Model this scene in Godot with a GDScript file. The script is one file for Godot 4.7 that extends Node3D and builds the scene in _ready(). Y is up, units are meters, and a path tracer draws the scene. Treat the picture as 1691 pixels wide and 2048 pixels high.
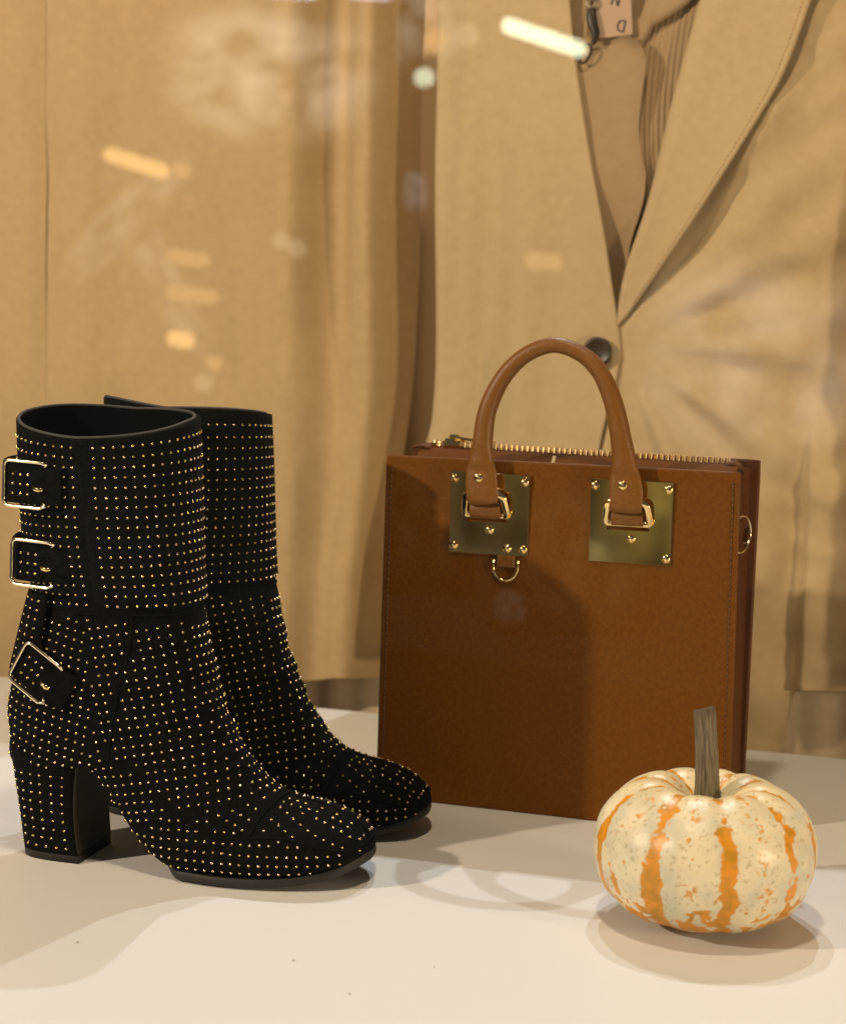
extends Node3D
# A shop window: studded boots, a tan handbag and a small pumpkin on a white display platform, garments behind.
# World metres, y up; the platform top is y = 0. The display is turned 17.8 degrees to the camera: see frame().

const YAW := 17.81
const BAG_CORNER := Vector3(-0.0293, 0.0, -1.2413)
var used := {}
var weave: Texture2D
var M := {}


class MB:
	var v := PackedVector3Array()
	var n := PackedVector3Array()
	var c := PackedColorArray()
	var idx := PackedInt32Array()

	func grid(rows: Array, close_u := false, close_v := false, flip := false, cols: Array = []) -> void:
		# rows of equal length; normals averaged over the grid
		var nr := rows.size()
		var nc: int = rows[0].size()
		var first := v.size()
		var nn := PackedVector3Array()
		nn.resize(nr * nc)
		var tris := PackedInt32Array()
		for i in (nr if close_v else nr - 1):
			var i2 := (i + 1) % nr
			for j in (nc if close_u else nc - 1):
				var j2 := (j + 1) % nc
				var a := i * nc + j
				var b := i * nc + j2
				var d := i2 * nc + j
				var e := i2 * nc + j2
				if flip:
					tris.append_array([a, d, b, b, d, e])
				else:
					tris.append_array([a, b, d, b, e, d])
		for k in range(0, tris.size(), 3):
			var a := tris[k]
			var b := tris[k + 1]
			var d := tris[k + 2]
			var pa: Vector3 = rows[a / nc][a % nc]
			var pb: Vector3 = rows[b / nc][b % nc]
			var pd: Vector3 = rows[d / nc][d % nc]
			var q := (pd - pa).cross(pb - pa)
			nn[a] += q
			nn[b] += q
			nn[d] += q
		for i in nr:
			v.append_array(rows[i])
			for j in nc:
				n.append(nn[i * nc + j].normalized())
				c.append(cols[i][j] if cols.size() else Color.WHITE)
		for k in tris:
			idx.append(first + k)

	func poly(pts: Array) -> void:
		# flat convex polygon, wound so that its normal faces away from clockwise order
		var first := v.size()
		var q := Vector3.ZERO
		for k in range(1, pts.size() - 1):
			q += (pts[k + 1] - pts[0]).cross(pts[k] - pts[0])
		q = q.normalized()
		for p in pts:
			v.append(p)
			n.append(q)
			c.append(Color.WHITE)
		for k in range(1, pts.size() - 1):
			idx.append_array([first, first + k, first + k + 1])

	func box(at: Vector3, size: Vector3, turn := Basis(), bevel := 0.0005) -> void:
		var h := size / 2.0
		bevel = minf(bevel, minf(h.x, minf(h.y, h.z)) * 0.9)
		var corner := func(s: Vector3, k: int) -> Vector3:
			var p := Vector3(s.x * h.x, s.y * h.y, s.z * h.z)
			for m in 3:
				if m != k:
					p[m] -= s[m] * bevel
			return at + turn * p
		for k in 3:
			for sg in [-1.0, 1.0]:
				var pts := []
				for q in [[-1, -1], [1, -1], [1, 1], [-1, 1]]:
					var s := Vector3.ZERO
					s[k] = sg
					s[(k + 1) % 3] = q[0]
					s[(k + 2) % 3] = q[1]
					pts.append(corner.call(s, k))
				if sg > 0:
					pts.reverse()
				poly(pts)
		for k in 3:
			var a := (k + 1) % 3
			var b := (k + 2) % 3
			for sa in [-1.0, 1.0]:
				for sb in [-1.0, 1.0]:
					var s0 := Vector3.ZERO
					s0[a] = sa
					s0[b] = sb
					var s1 := s0
					s0[k] = -1
					s1[k] = 1
					var pts := [corner.call(s0, a), corner.call(s1, a), corner.call(s1, b), corner.call(s0, b)]
					if sa * sb < 0:
						pts.reverse()
					poly(pts)
		for sx in [-1.0, 1.0]:
			for sy in [-1.0, 1.0]:
				for sz in [-1.0, 1.0]:
					var s := Vector3(sx, sy, sz)
					var pts := [corner.call(s, 0), corner.call(s, 1), corner.call(s, 2)]
					if sx * sy * sz > 0:
						pts.reverse()
					poly(pts)

	func sweep(path: Array, ra: Array, rb: Array, side: Array, sides := 12, closed := false, caps := true, power := 2.0) -> void:
		# elliptical section; side[i] is the direction of radius ra, rb lies across it
		var rows := []
		var np := path.size()
		for i in np:
			var p0: Vector3 = path[(i - 1 + np) % np] if closed else path[maxi(i - 1, 0)]
			var p1: Vector3 = path[(i + 1) % np] if closed else path[mini(i + 1, np - 1)]
			var t := (p1 - p0).normalized()
			var sd: Vector3 = side[i] if side.size() > 1 else side[0]
			sd = (sd - t * sd.dot(t)).normalized()
			var up := t.cross(sd)
			var row := PackedVector3Array()
			var aa: float = ra[i] if ra.size() > 1 else ra[0]
			var bb: float = rb[i] if rb.size() > 1 else rb[0]
			for k in sides:
				var f := TAU * k / sides
				var cc := cos(f)
				var ss := sin(f)
				row.append(path[i] + sd * aa * signf(cc) * pow(absf(cc), 2.0 / power) + up * bb * signf(ss) * pow(absf(ss), 2.0 / power))
			rows.append(row)
		if caps and not closed:
			for e in [0, np - 1]:
				var row := PackedVector3Array()
				for k in sides:
					row.append(path[e])
				if e == 0:
					rows.push_front(row)
				else:
					rows.append(row)
		grid(rows, true, closed, true)

	func tube(path: Array, r: float, sides := 10, closed := false) -> void:
		var side := []
		var np := path.size()
		var ref := Vector3.ZERO
		for i in np:
			var p0: Vector3 = path[(i - 1 + np) % np] if closed else path[maxi(i - 1, 0)]
			var p1: Vector3 = path[(i + 1) % np] if closed else path[mini(i + 1, np - 1)]
			var t := (p1 - p0).normalized()
			if ref == Vector3.ZERO:
				ref = t.cross(Vector3(0.31, 0.87, 0.38)).normalized()
			ref = (ref - t * ref.dot(t)).normalized()
			side.append(ref)
		sweep(path, [r], [r], side, sides, closed)

	func lathe(profile: Array, sides: int, at: Vector3, turn := Basis()) -> void:
		# profile of (radius, height), axis along local y
		var rows := []
		for p in profile:
			var row := PackedVector3Array()
			for k in sides:
				var f := TAU * k / sides
				row.append(at + turn * Vector3(p.x * cos(f), p.y, p.x * sin(f)))
			rows.append(row)
		grid(rows, true, false, false)

	func sheet(f: Callable, nu: int, nv: int, thick: float, side: Vector3) -> void:
		# f(u, v) -> point; a slab of that thickness towards side, closed all round with a rounded rim
		var front := []
		var back := []
		for j in nv + 1:
			var a := PackedVector3Array()
			var b := PackedVector3Array()
			for i in nu + 1:
				var p: Vector3 = f.call(float(i) / nu, float(j) / nv)
				a.append(p)
				b.append(p + side * thick)
			front.append(a)
			back.append(b)
		grid(front)
		grid(back, false, false, true)
		var loop := []
		for i in nu + 1:
			loop.append([0, i])
		for j in range(1, nv + 1):
			loop.append([j, nu])
		for i in range(nu - 1, -1, -1):
			loop.append([nv, i])
		for j in range(nv - 1, 0, -1):
			loop.append([j, 0])
		var rim := [PackedVector3Array(), PackedVector3Array(), PackedVector3Array(), PackedVector3Array(), PackedVector3Array()]
		var mid: Vector3 = front[nv / 2][nu / 2]
		for l in loop:
			var p: Vector3 = front[l[0]][l[1]]
			var q: Vector3 = back[l[0]][l[1]]
			var inn: Vector3 = front[clampi(l[0], 1, nv - 1)][clampi(l[1], 1, nu - 1)]
			var out := (p - inn).normalized() * thick * 0.5
			for k in 5:
				var w := k / 4.0
				rim[k].append(p.lerp(q, 0.5 - 0.5 * cos(PI * w)) + out * sin(PI * w))
		grid(rim, true, false, true)

	func mesh() -> ArrayMesh:
		var a := []
		a.resize(Mesh.ARRAY_MAX)
		a[Mesh.ARRAY_VERTEX] = v
		a[Mesh.ARRAY_NORMAL] = n
		a[Mesh.ARRAY_COLOR] = c
		a[Mesh.ARRAY_INDEX] = idx
		var m := ArrayMesh.new()
		m.add_surface_from_arrays(Mesh.PRIMITIVE_TRIANGLES, a)
		return m


func lin(r: float, g: float, b: float) -> Color:
	return Color(r, g, b).linear_to_srgb()


func mat(col: Color, rough: float, metal := 0.0) -> StandardMaterial3D:
	var m := StandardMaterial3D.new()
	m.albedo_color = col
	m.roughness = rough
	m.metallic = metal
	return m


func noise_tex(freq: float, octaves := 3, normal := 0.0, seed_ := 1, size := 512, ramp: Gradient = null) -> NoiseTexture2D:
	var t := NoiseTexture2D.new()
	var f := FastNoiseLite.new()
	f.seed = seed_
	f.frequency = freq
	f.fractal_octaves = octaves
	t.noise = f
	t.width = size
	t.height = size
	t.seamless = true
	if normal > 0.0:
		t.as_normal_map = true
		t.bump_strength = normal
	if ramp:
		t.color_ramp = ramp
	return t


func ramp(a: Color, b: Color) -> Gradient:
	var g := Gradient.new()
	g.set_color(0, a)
	g.set_color(1, b)
	return g


func triplanar(m: StandardMaterial3D, scale_: float, world := false) -> void:
	m.uv1_triplanar = true
	m.uv1_world_triplanar = world
	m.uv1_scale = Vector3.ONE * scale_


func numbered(called: String) -> String:
	used[called] = used.get(called, -1) + 1
	return called if used[called] == 0 else "%s_%03d" % [called, used[called]]


func part(called: String, b: MB, m: Material, parent: Node) -> MeshInstance3D:
	var o := MeshInstance3D.new()
	var name_ := called
	var k := 0
	while parent.has_node(name_):
		k += 1
		name_ = "%s_%03d" % [called, k]
	o.name = name_
	o.mesh = b.mesh()
	o.material_override = m
	parent.add_child(o, true)
	return o


func thing(called: String, label: String, category: String, at := Vector3.ZERO, turn := 0.0, group := "") -> Node3D:
	var o := Node3D.new()
	o.name = numbered(called)
	o.position = at
	o.rotation_degrees.y = turn
	add_child(o, true)
	tag(o, label, category, group)
	return o


func tag(o: Node, label: String, category: String, group := "") -> void:
	o.set_meta("label", label)
	o.set_meta("category", category)
	if group:
		o.set_meta("group", group)


func frame(s: float, y: float, b: float) -> Vector3:
	# s along the display to the right, b away from the window, from the bag's front left corner
	var t := deg_to_rad(YAW)
	return BAG_CORNER + Vector3(cos(t), 0, sin(t)) * s + Vector3(0, y, 0) + Vector3(sin(t), 0, -cos(t)) * b


func curve(keys: Array, x: float) -> float:
	# smooth interpolation through (x, y) keys sorted by x
	if x <= keys[0].x:
		return keys[0].y
	for i in range(1, keys.size()):
		if x <= keys[i].x:
			var p0: Vector2 = keys[maxi(i - 2, 0)]
			var p1: Vector2 = keys[i - 1]
			var p2: Vector2 = keys[i]
			var p3: Vector2 = keys[mini(i + 1, keys.size() - 1)]
			var h := p2.x - p1.x
			var t := (x - p1.x) / h
			var m1 := (p2.y - p0.y) / maxf(p2.x - p0.x, 1e-6) * h
			var m2 := (p3.y - p1.y) / maxf(p3.x - p1.x, 1e-6) * h
			return p1.y * (2 * t ** 3 - 3 * t * t + 1) + m1 * (t ** 3 - 2 * t * t + t) + p2.y * (3 * t * t - 2 * t ** 3) + m2 * (t ** 3 - t * t)
	return keys[-1].y


func smooth_path(pts: Array, per: int, closed := false) -> Array:
	var out := []
	var np := pts.size()
	for i in (np if closed else np - 1):
		for k in per:
			var a: Vector3 = pts[(i - 1 + np) % np] if closed else pts[maxi(i - 1, 0)]
			var b: Vector3 = pts[i]
			var c: Vector3 = pts[(i + 1) % np]
			var d: Vector3 = pts[(i + 2) % np] if closed else pts[mini(i + 2, np - 1)]
			out.append(b.cubic_interpolate(c, a, d, float(k) / per))
	if not closed:
		out.append(pts[-1])
	return out


func _ready() -> void:
	camera_and_light()
	materials()
	platform()
	partition()
	trousers()
	long_coat()
	knit_top()
	blazer()
	window_pane()
	handbag()
	pumpkin()
	boot(1.0, Vector3(-0.249, 0, -1.1015), -15.0, "near black suede ankle boot, gold studded, with three gold buckles down its side")
	boot(-1.0, Vector3(-0.2135, 0, -1.2010), -9.5, "far black studded ankle boot, half hidden behind the buckled boot")
	street_lamps_and_panels()


# ---------------------------------------------------------------- camera, light

func camera_and_light() -> void:
	var cam := Camera3D.new()
	cam.name = "camera"
	var at := CameraAttributesPhysical.new()
	at.frustum_focal_length = 39.84
	at.frustum_focus_distance = 1.10
	at.frustum_near = 0.02
	at.frustum_far = 60.0
	at.exposure_aperture = 5.6
	cam.attributes = at
	cam.position = Vector3(0, 0.3543, 0)
	cam.basis = Basis(Vector3.RIGHT, -0.1115) * Basis(Vector3.BACK, 0.0232)
	add_child(cam)
	cam.fov = 33.52
	var e := Environment.new()
	e.background_mode = Environment.BG_COLOR
	e.background_color = lin(0.075, 0.064, 0.048)
	e.tonemap_mode = Environment.TONE_MAPPER_LINEAR
	e.tonemap_exposure = 1.0
	e.sdfgi_enabled = true
	e.ssao_enabled = true
	e.ssil_enabled = true
	var w := WorldEnvironment.new()
	w.name = "surroundings"
	w.environment = e
	add_child(w)
	# two ceiling spots behind the display, unseen warm spots at front left, above the front and low right
	spot("ceiling_spot", Vector3(0.40, 2.4, -2.32), Vector3(0.05, 0, -1.05), 1.75, Color(0.98, 0.985, 0.985), 24.0, 0.013)
	spot("ceiling_spot", Vector3(0.02, 2.4, -2.40), Vector3(0.05, 0, -1.05), 1.75, Color(0.98, 0.985, 0.985), 24.0, 0.013)
	spot("unseen_left_spot", frame(-1.35, 1.05, -1.50), frame(0.0, 0.2, 0.1), 4.1, Color(1.0, 0.905, 0.78), 40.0, 0.03)  # out of view, placed to light the bag front and coats from the left
	spot("unseen_front_spot", frame(0.2, 1.5, -0.62), frame(0.05, 0.2, 0.2), 0.95, Color(1.0, 0.89, 0.74), 50.0, 0.05)  # out of view, softens the shade on the bag front and garments
	spot("unseen_side_spot", frame(1.30, 0.24, -0.50), frame(0.15, 0.05, 0.35), 0.75, Color(1.0, 0.88, 0.72), 40.0, 0.08)  # out of view, placed to brighten the cloth under the hems


func spot(called: String, from: Vector3, to: Vector3, energy: float, col: Color, angle: float, size: float) -> void:
	var l := SpotLight3D.new()
	l.name = numbered(called)
	l.position = from
	l.basis = Basis.looking_at(to - from)
	l.light_energy = energy
	l.light_color = col
	l.spot_angle = angle
	l.spot_angle_attenuation = 0.6
	l.spot_range = 8.0
	l.spot_attenuation = 2.0
	l.light_size = size
	l.shadow_enabled = true
	add_child(l, true)


func materials() -> void:
	M.paint = mat(lin(0.67, 0.675, 0.67), 0.5)
	M.paint.normal_enabled = true
	M.paint.normal_texture = noise_tex(0.02, 4, 1.2, 5)
	M.paint.normal_scale = 0.12
	triplanar(M.paint, 3.0)
	M.leather = mat(lin(0.150, 0.054, 0.0040), 0.5)
	M.leather.metallic_specular = 0.26
	M.leather.albedo_texture = noise_tex(0.05, 4, 0.0, 3, 512, ramp(Color(0.86, 0.85, 0.84), Color(1, 1, 1)))
	M.leather.normal_enabled = true
	M.leather.normal_texture = noise_tex(0.12, 3, 2.0, 4)
	M.leather.normal_scale = 0.4
	triplanar(M.leather, 9.0)
	M.strap_leather = M.leather.duplicate()
	M.strap_leather.albedo_color = lin(0.20, 0.082, 0.012)
	M.strap_leather.roughness = 0.42
	M.strap_leather.metallic_specular = 0.42
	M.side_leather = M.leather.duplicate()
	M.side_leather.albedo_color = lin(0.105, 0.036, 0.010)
	M.zip_cloth = mat(lin(0.11, 0.042, 0.012), 0.85)
	M.zip_cloth.metallic_specular = 0.15
	M.edge = mat(lin(0.34, 0.15, 0.06), 0.4)
	M.thread = mat(lin(0.15, 0.062, 0.012), 0.8)
	M.gold = mat(lin(0.95, 0.72, 0.34), 0.10, 1.0)
	M.plate = mat(lin(0.93, 0.74, 0.34), 0.06, 1.0)
	M.pale_gold = mat(lin(0.95, 0.84, 0.60), 0.14, 1.0)
	M.suede = mat(lin(0.0085, 0.0075, 0.0065), 1.0)
	M.suede.albedo_texture = noise_tex(0.03, 4, 0.0, 9, 512, ramp(Color(0.45, 0.45, 0.45), Color(1, 1, 1)))
	M.suede.metallic_specular = 0.2
	M.suede.rim_enabled = true
	M.suede.rim = 0.05
	M.suede.normal_enabled = true
	M.suede.normal_texture = noise_tex(0.08, 4, 4.0, 8)
	M.suede.normal_scale = 0.5
	triplanar(M.suede, 14.0)
	M.lining = mat(lin(0.004, 0.004, 0.004), 0.9)
	M.lining.metallic_specular = 0.1
	M.rim_edge = mat(lin(0.035, 0.034, 0.033), 0.7)
	M.black_leather = mat(lin(0.016, 0.013, 0.010), 0.55)
	M.rubber = mat(lin(0.012, 0.011, 0.010), 0.6)
	M.stud = mat(Color.WHITE, 0.22, 1.0)
	M.stud.vertex_color_use_as_albedo = true
	M.camel = cloth(lin(0.47, 0.358, 0.202), 11)
	M.coat = cloth(lin(0.45, 0.325, 0.168), 12)
	M.knit = cloth(lin(0.35, 0.245, 0.135), 13)
	M.taupe = cloth(lin(0.56, 0.46, 0.33), 14)
	M.button = mat(lin(0.035, 0.024, 0.014), 0.35)
	M.dark_metal = mat(lin(0.03, 0.025, 0.02), 0.4, 0.6)
	M.tag = mat(lin(0.40, 0.28, 0.19), 0.7)
	M.ink = mat(lin(0.02, 0.018, 0.016), 0.7)
	M.wall = mat(lin(0.58, 0.41, 0.23), 0.9)
	M.skin = mat(Color.WHITE, 0.38)
	M.skin.vertex_color_use_as_albedo = true
	M.skin.normal_enabled = true
	M.skin.normal_texture = noise_tex(0.05, 3, 3.0, 21)
	M.skin.normal_scale = 0.35
	triplanar(M.skin, 12.0)
	M.stem = mat(Color.WHITE, 0.85)
	M.stem.vertex_color_use_as_albedo = true
	M.glass = mat(Color(1, 1, 1, 0.0), 0.0)
	M.glass.transparency = BaseMaterial3D.TRANSPARENCY_ALPHA


func cloth(col: Color, seed_: int) -> StandardMaterial3D:
	if weave == null:
		var im := Image.create(256, 256, false, Image.FORMAT_RGB8)
		var f := FastNoiseLite.new()
		f.seed = 4
		f.frequency = 0.03
		for y in 256:
			for x in 256:
				var h := 0.5 + 0.22 * sin(TAU * x / 8.0) * (1 if (y / 4) % 2 == 0 else -1) + 0.18 * sin(TAU * y / 8.0) + 0.1 * f.get_noise_2d(x, y)
				im.set_pixel(x, y, Color(h, h, h))
		im.bump_map_to_normal_map(2.0)
		weave = ImageTexture.create_from_image(im)
	var m := mat(col, 0.95)
	m.normal_enabled = true
	m.normal_texture = weave
	m.normal_scale = 0.5
	m.albedo_texture = noise_tex(0.01, 4, 0.0, seed_, 512, ramp(Color(0.95, 0.945, 0.94), Color(1, 1, 1)))
	m.rim_enabled = true
	m.rim = 0.25
	m.rim_tint = 1.0
	triplanar(m, 12.0, true)
	return m


# ---------------------------------------------------------------- platform, back

func platform() -> void:
	var t := thing("display_platform", "white painted display platform under the boots, bag and pumpkin", "platform", frame(0.1, -0.7, -0.2), -YAW)
	var b := MB.new()
	b.box(Vector3(0, 0.685, 0.0), Vector3(3.0, 0.03, 0.916), Basis(), 0.002)
	part("top_board", b, M.paint, t)
	b = MB.new()
	b.box(Vector3(0, 0.335, 0.0), Vector3(2.96, 0.67, 0.88), Basis(), 0.002)
	part("base", b, M.paint, t)
	b = MB.new()
	var r := RandomNumberGenerator.new()
	r.seed = 5
	for p in [[-0.033, -0.865], [-0.066, -0.91], [0.012, -0.905], [-0.19, -0.93]]:
		var q: Vector3 = t.transform.affine_inverse() * Vector3(p[0], 0.0004, p[1])
		var s := r.randf_range(0.0005, 0.0010)
		b.lathe([Vector2(0, s * 0.5), Vector2(s * 0.6, s * 0.35), Vector2(s, 0)], 7, q)
	var d := part("dust", b, mat(lin(0.50, 0.44, 0.36), 0.9), t)
	d.set_meta("kind", "stuff")


func partition() -> void:
	var b := MB.new()
	b.box(frame(0.0, 0.25, 0.74), Vector3(3.4, 1.9, 0.04), Basis(Vector3.UP, deg_to_rad(-YAW)), 0.003)
	var w := part("back_wall", b, M.wall, self)
	w.set_meta("kind", "structure")
	tag(w, "plain tan partition in the gaps behind the hanging garments", "wall")
	b = MB.new()
	b.box(Vector3(0, -0.72, -1.0), Vector3(9, 0.04, 9), Basis(), 0.003)
	var g := part("floor", b, mat(lin(0.22, 0.18, 0.14), 0.7), self)
	g.set_meta("kind", "structure")


func trousers() -> void:
	var t := thing("trousers", "taupe trousers hanging in folds below the blazer hem, right of the bag", "trousers", frame(0.12, -0.7, 0.40), -YAW)
	for leg in 2:
		var b := MB.new()
		var s0 := [-0.30, 0.04][leg] as float
		var s1 := [0.035, 0.50][leg] as float
		b.sheet(func(u: float, v: float) -> Vector3:
			var s := lerpf(s0, s1, u)
			var z := 0.03 * sqrt(clampf(1.0 - pow(2.0 * u - 1.0, 6.0), 0.0, 1.0)) - (0.035 if leg == 0 else 0.012)
			z += 0.003 * cos(s * 70.0 + leg) + 0.0015 * cos(s * 170.0 + 1.0)
			return Vector3(s - 0.12, v * lerpf(0.80, 0.95, leg), z), 120, 12, 0.004, Vector3(0, 0, -1))
		part("trouser_leg", b, M.taupe, t)


func crease(n: FastNoiseLite, s: float, y: float, stretch: float) -> float:
	return n.get_noise_2d(s * 100.0, y * 100.0 / stretch)


func long_coat() -> void:
	var t := thing("long_coat", "long camel coat in soft vertical folds behind the studded boots", "coat", frame(-0.3, 0.0, 0.36), -YAW)
	var n := FastNoiseLite.new()
	n.seed = 7
	n.frequency = 0.09
	# depth of the folds along s: ridges come forward (positive z)
	var keys := [Vector2(-0.80, 0.0), Vector2(-0.60, 0.004), Vector2(-0.50, 0.006), Vector2(-0.474, 0.010), Vector2(-0.44, 0.012), Vector2(-0.40, 0.004), Vector2(-0.34, 0.002), Vector2(-0.29, 0.006), Vector2(-0.240, 0.024), Vector2(-0.212, 0.026), Vector2(-0.184, 0.002), Vector2(-0.170, 0.004), Vector2(-0.148, 0.026), Vector2(-0.130, 0.022), Vector2(-0.109, -0.03)]
	var low := [Vector2(-0.80, 0.0), Vector2(-0.60, 0.003), Vector2(-0.50, 0.004), Vector2(-0.474, 0.008), Vector2(-0.44, 0.010), Vector2(-0.38, 0.004), Vector2(-0.30, 0.012), Vector2(-0.24, 0.022), Vector2(-0.20, 0.022), Vector2(-0.17, 0.010), Vector2(-0.15, 0.012), Vector2(-0.130, 0.010), Vector2(-0.109, -0.02)]
	var panel := func(s0: float, s1: float, back: float, y0: float) -> Callable:
		return func(u: float, v: float) -> Vector3:
			var y := lerpf(y0, 0.72, v)
			var lean := -0.026 * smoothstep(0.33, 0.05, y) * smoothstep(-0.30, -0.11, lerpf(s0, s1, u))
			var s := lerpf(s0, s1, u)
			var up := smoothstep(0.15, 0.45, y)
			if s0 > -0.6:
				s += 0.0032 * exp(-pow((y - 0.44) / 0.09, 2.0)) * pow(1.0 - u, 10.0)
			var z := 1.35 * lerpf(curve(low, s), curve(keys, s), up) - back
			z += 0.007 * crease(n, s * 0.35 + 0.12 * y, y * 0.5, 3.0) + 0.004 * crease(n, s * 0.6 - y * 0.5, y * 0.7, 1.2) + 0.0035 * cos(s * 70.0 + 3.0 * y) * smoothstep(-0.5, -0.2, s)
			var hang := 0.004 * sin(s * 31.0) + 0.002 * sin(s * 83.0)
			return Vector3(s + 0.3 + lean, y + (hang if v < 0.02 else 0.0), z)
	var b := MB.new()
	b.sheet(panel.call(-0.483, -0.109, 0.0, 0.004), 130, 70, 0.004, Vector3(0, 0, -1))
	part("front_panel", b, M.coat, t)
	b = MB.new()
	b.sheet(panel.call(-0.95, -0.492, 0.012, -0.14), 90, 50, 0.004, Vector3(0, 0, -1))
	part("front_panel", b, M.coat, t)
	b = MB.new()
	b.sheet(func(u: float, v: float) -> Vector3: return Vector3(lerpf(-0.2, -0.14, u), lerpf(0.0, 0.72, v), -0.035), 4, 20, 0.004, Vector3(0, 0, -1))
	part("lining", b, cloth(lin(0.70, 0.30, 0.07), 15), t)


# ---------------------------------------------------------------- blazer and top

const ROLL := [Vector2(0.3553, 0.1049), Vector2(0.3992, 0.1100), Vector2(0.4644, 0.1297), Vector2(0.5497, 0.1483), Vector2(0.6331, 0.1686), Vector2(0.74, 0.195)]
const LAPEL := [Vector2(0.3553, 0.1049), Vector2(0.382, 0.1240), Vector2(0.4127, 0.1449), Vector2(0.4559, 0.1737), Vector2(0.5234, 0.2136), Vector2(0.5689, 0.2368), Vector2(0.6301, 0.2568), Vector2(0.74, 0.290)]
const EDGE := [Vector2(0.03, 0.050), Vector2(0.15, 0.075), Vector2(0.2483, 0.0915), Vector2(0.2659, 0.0946), Vector2(0.2843, 0.0984), Vector2(0.3156, 0.105), Vector2(0.3377, 0.1058), Vector2(0.3859, 0.098), Vector2(0.4426, 0.0883), Vector2(0.4948, 0.0775), Vector2(0.5511, 0.0666), Vector2(0.5963, 0.0583), Vector2(0.74, 0.040)]


func chest(s: float, y: float) -> float:
	# how far the body pushes the cloth towards the window (z of the blazer's frame)
	return 0.022 - 0.9 * (s - 0.10) * (s - 0.10) + 0.012 * smoothstep(0.30, 0.55, y)


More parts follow.
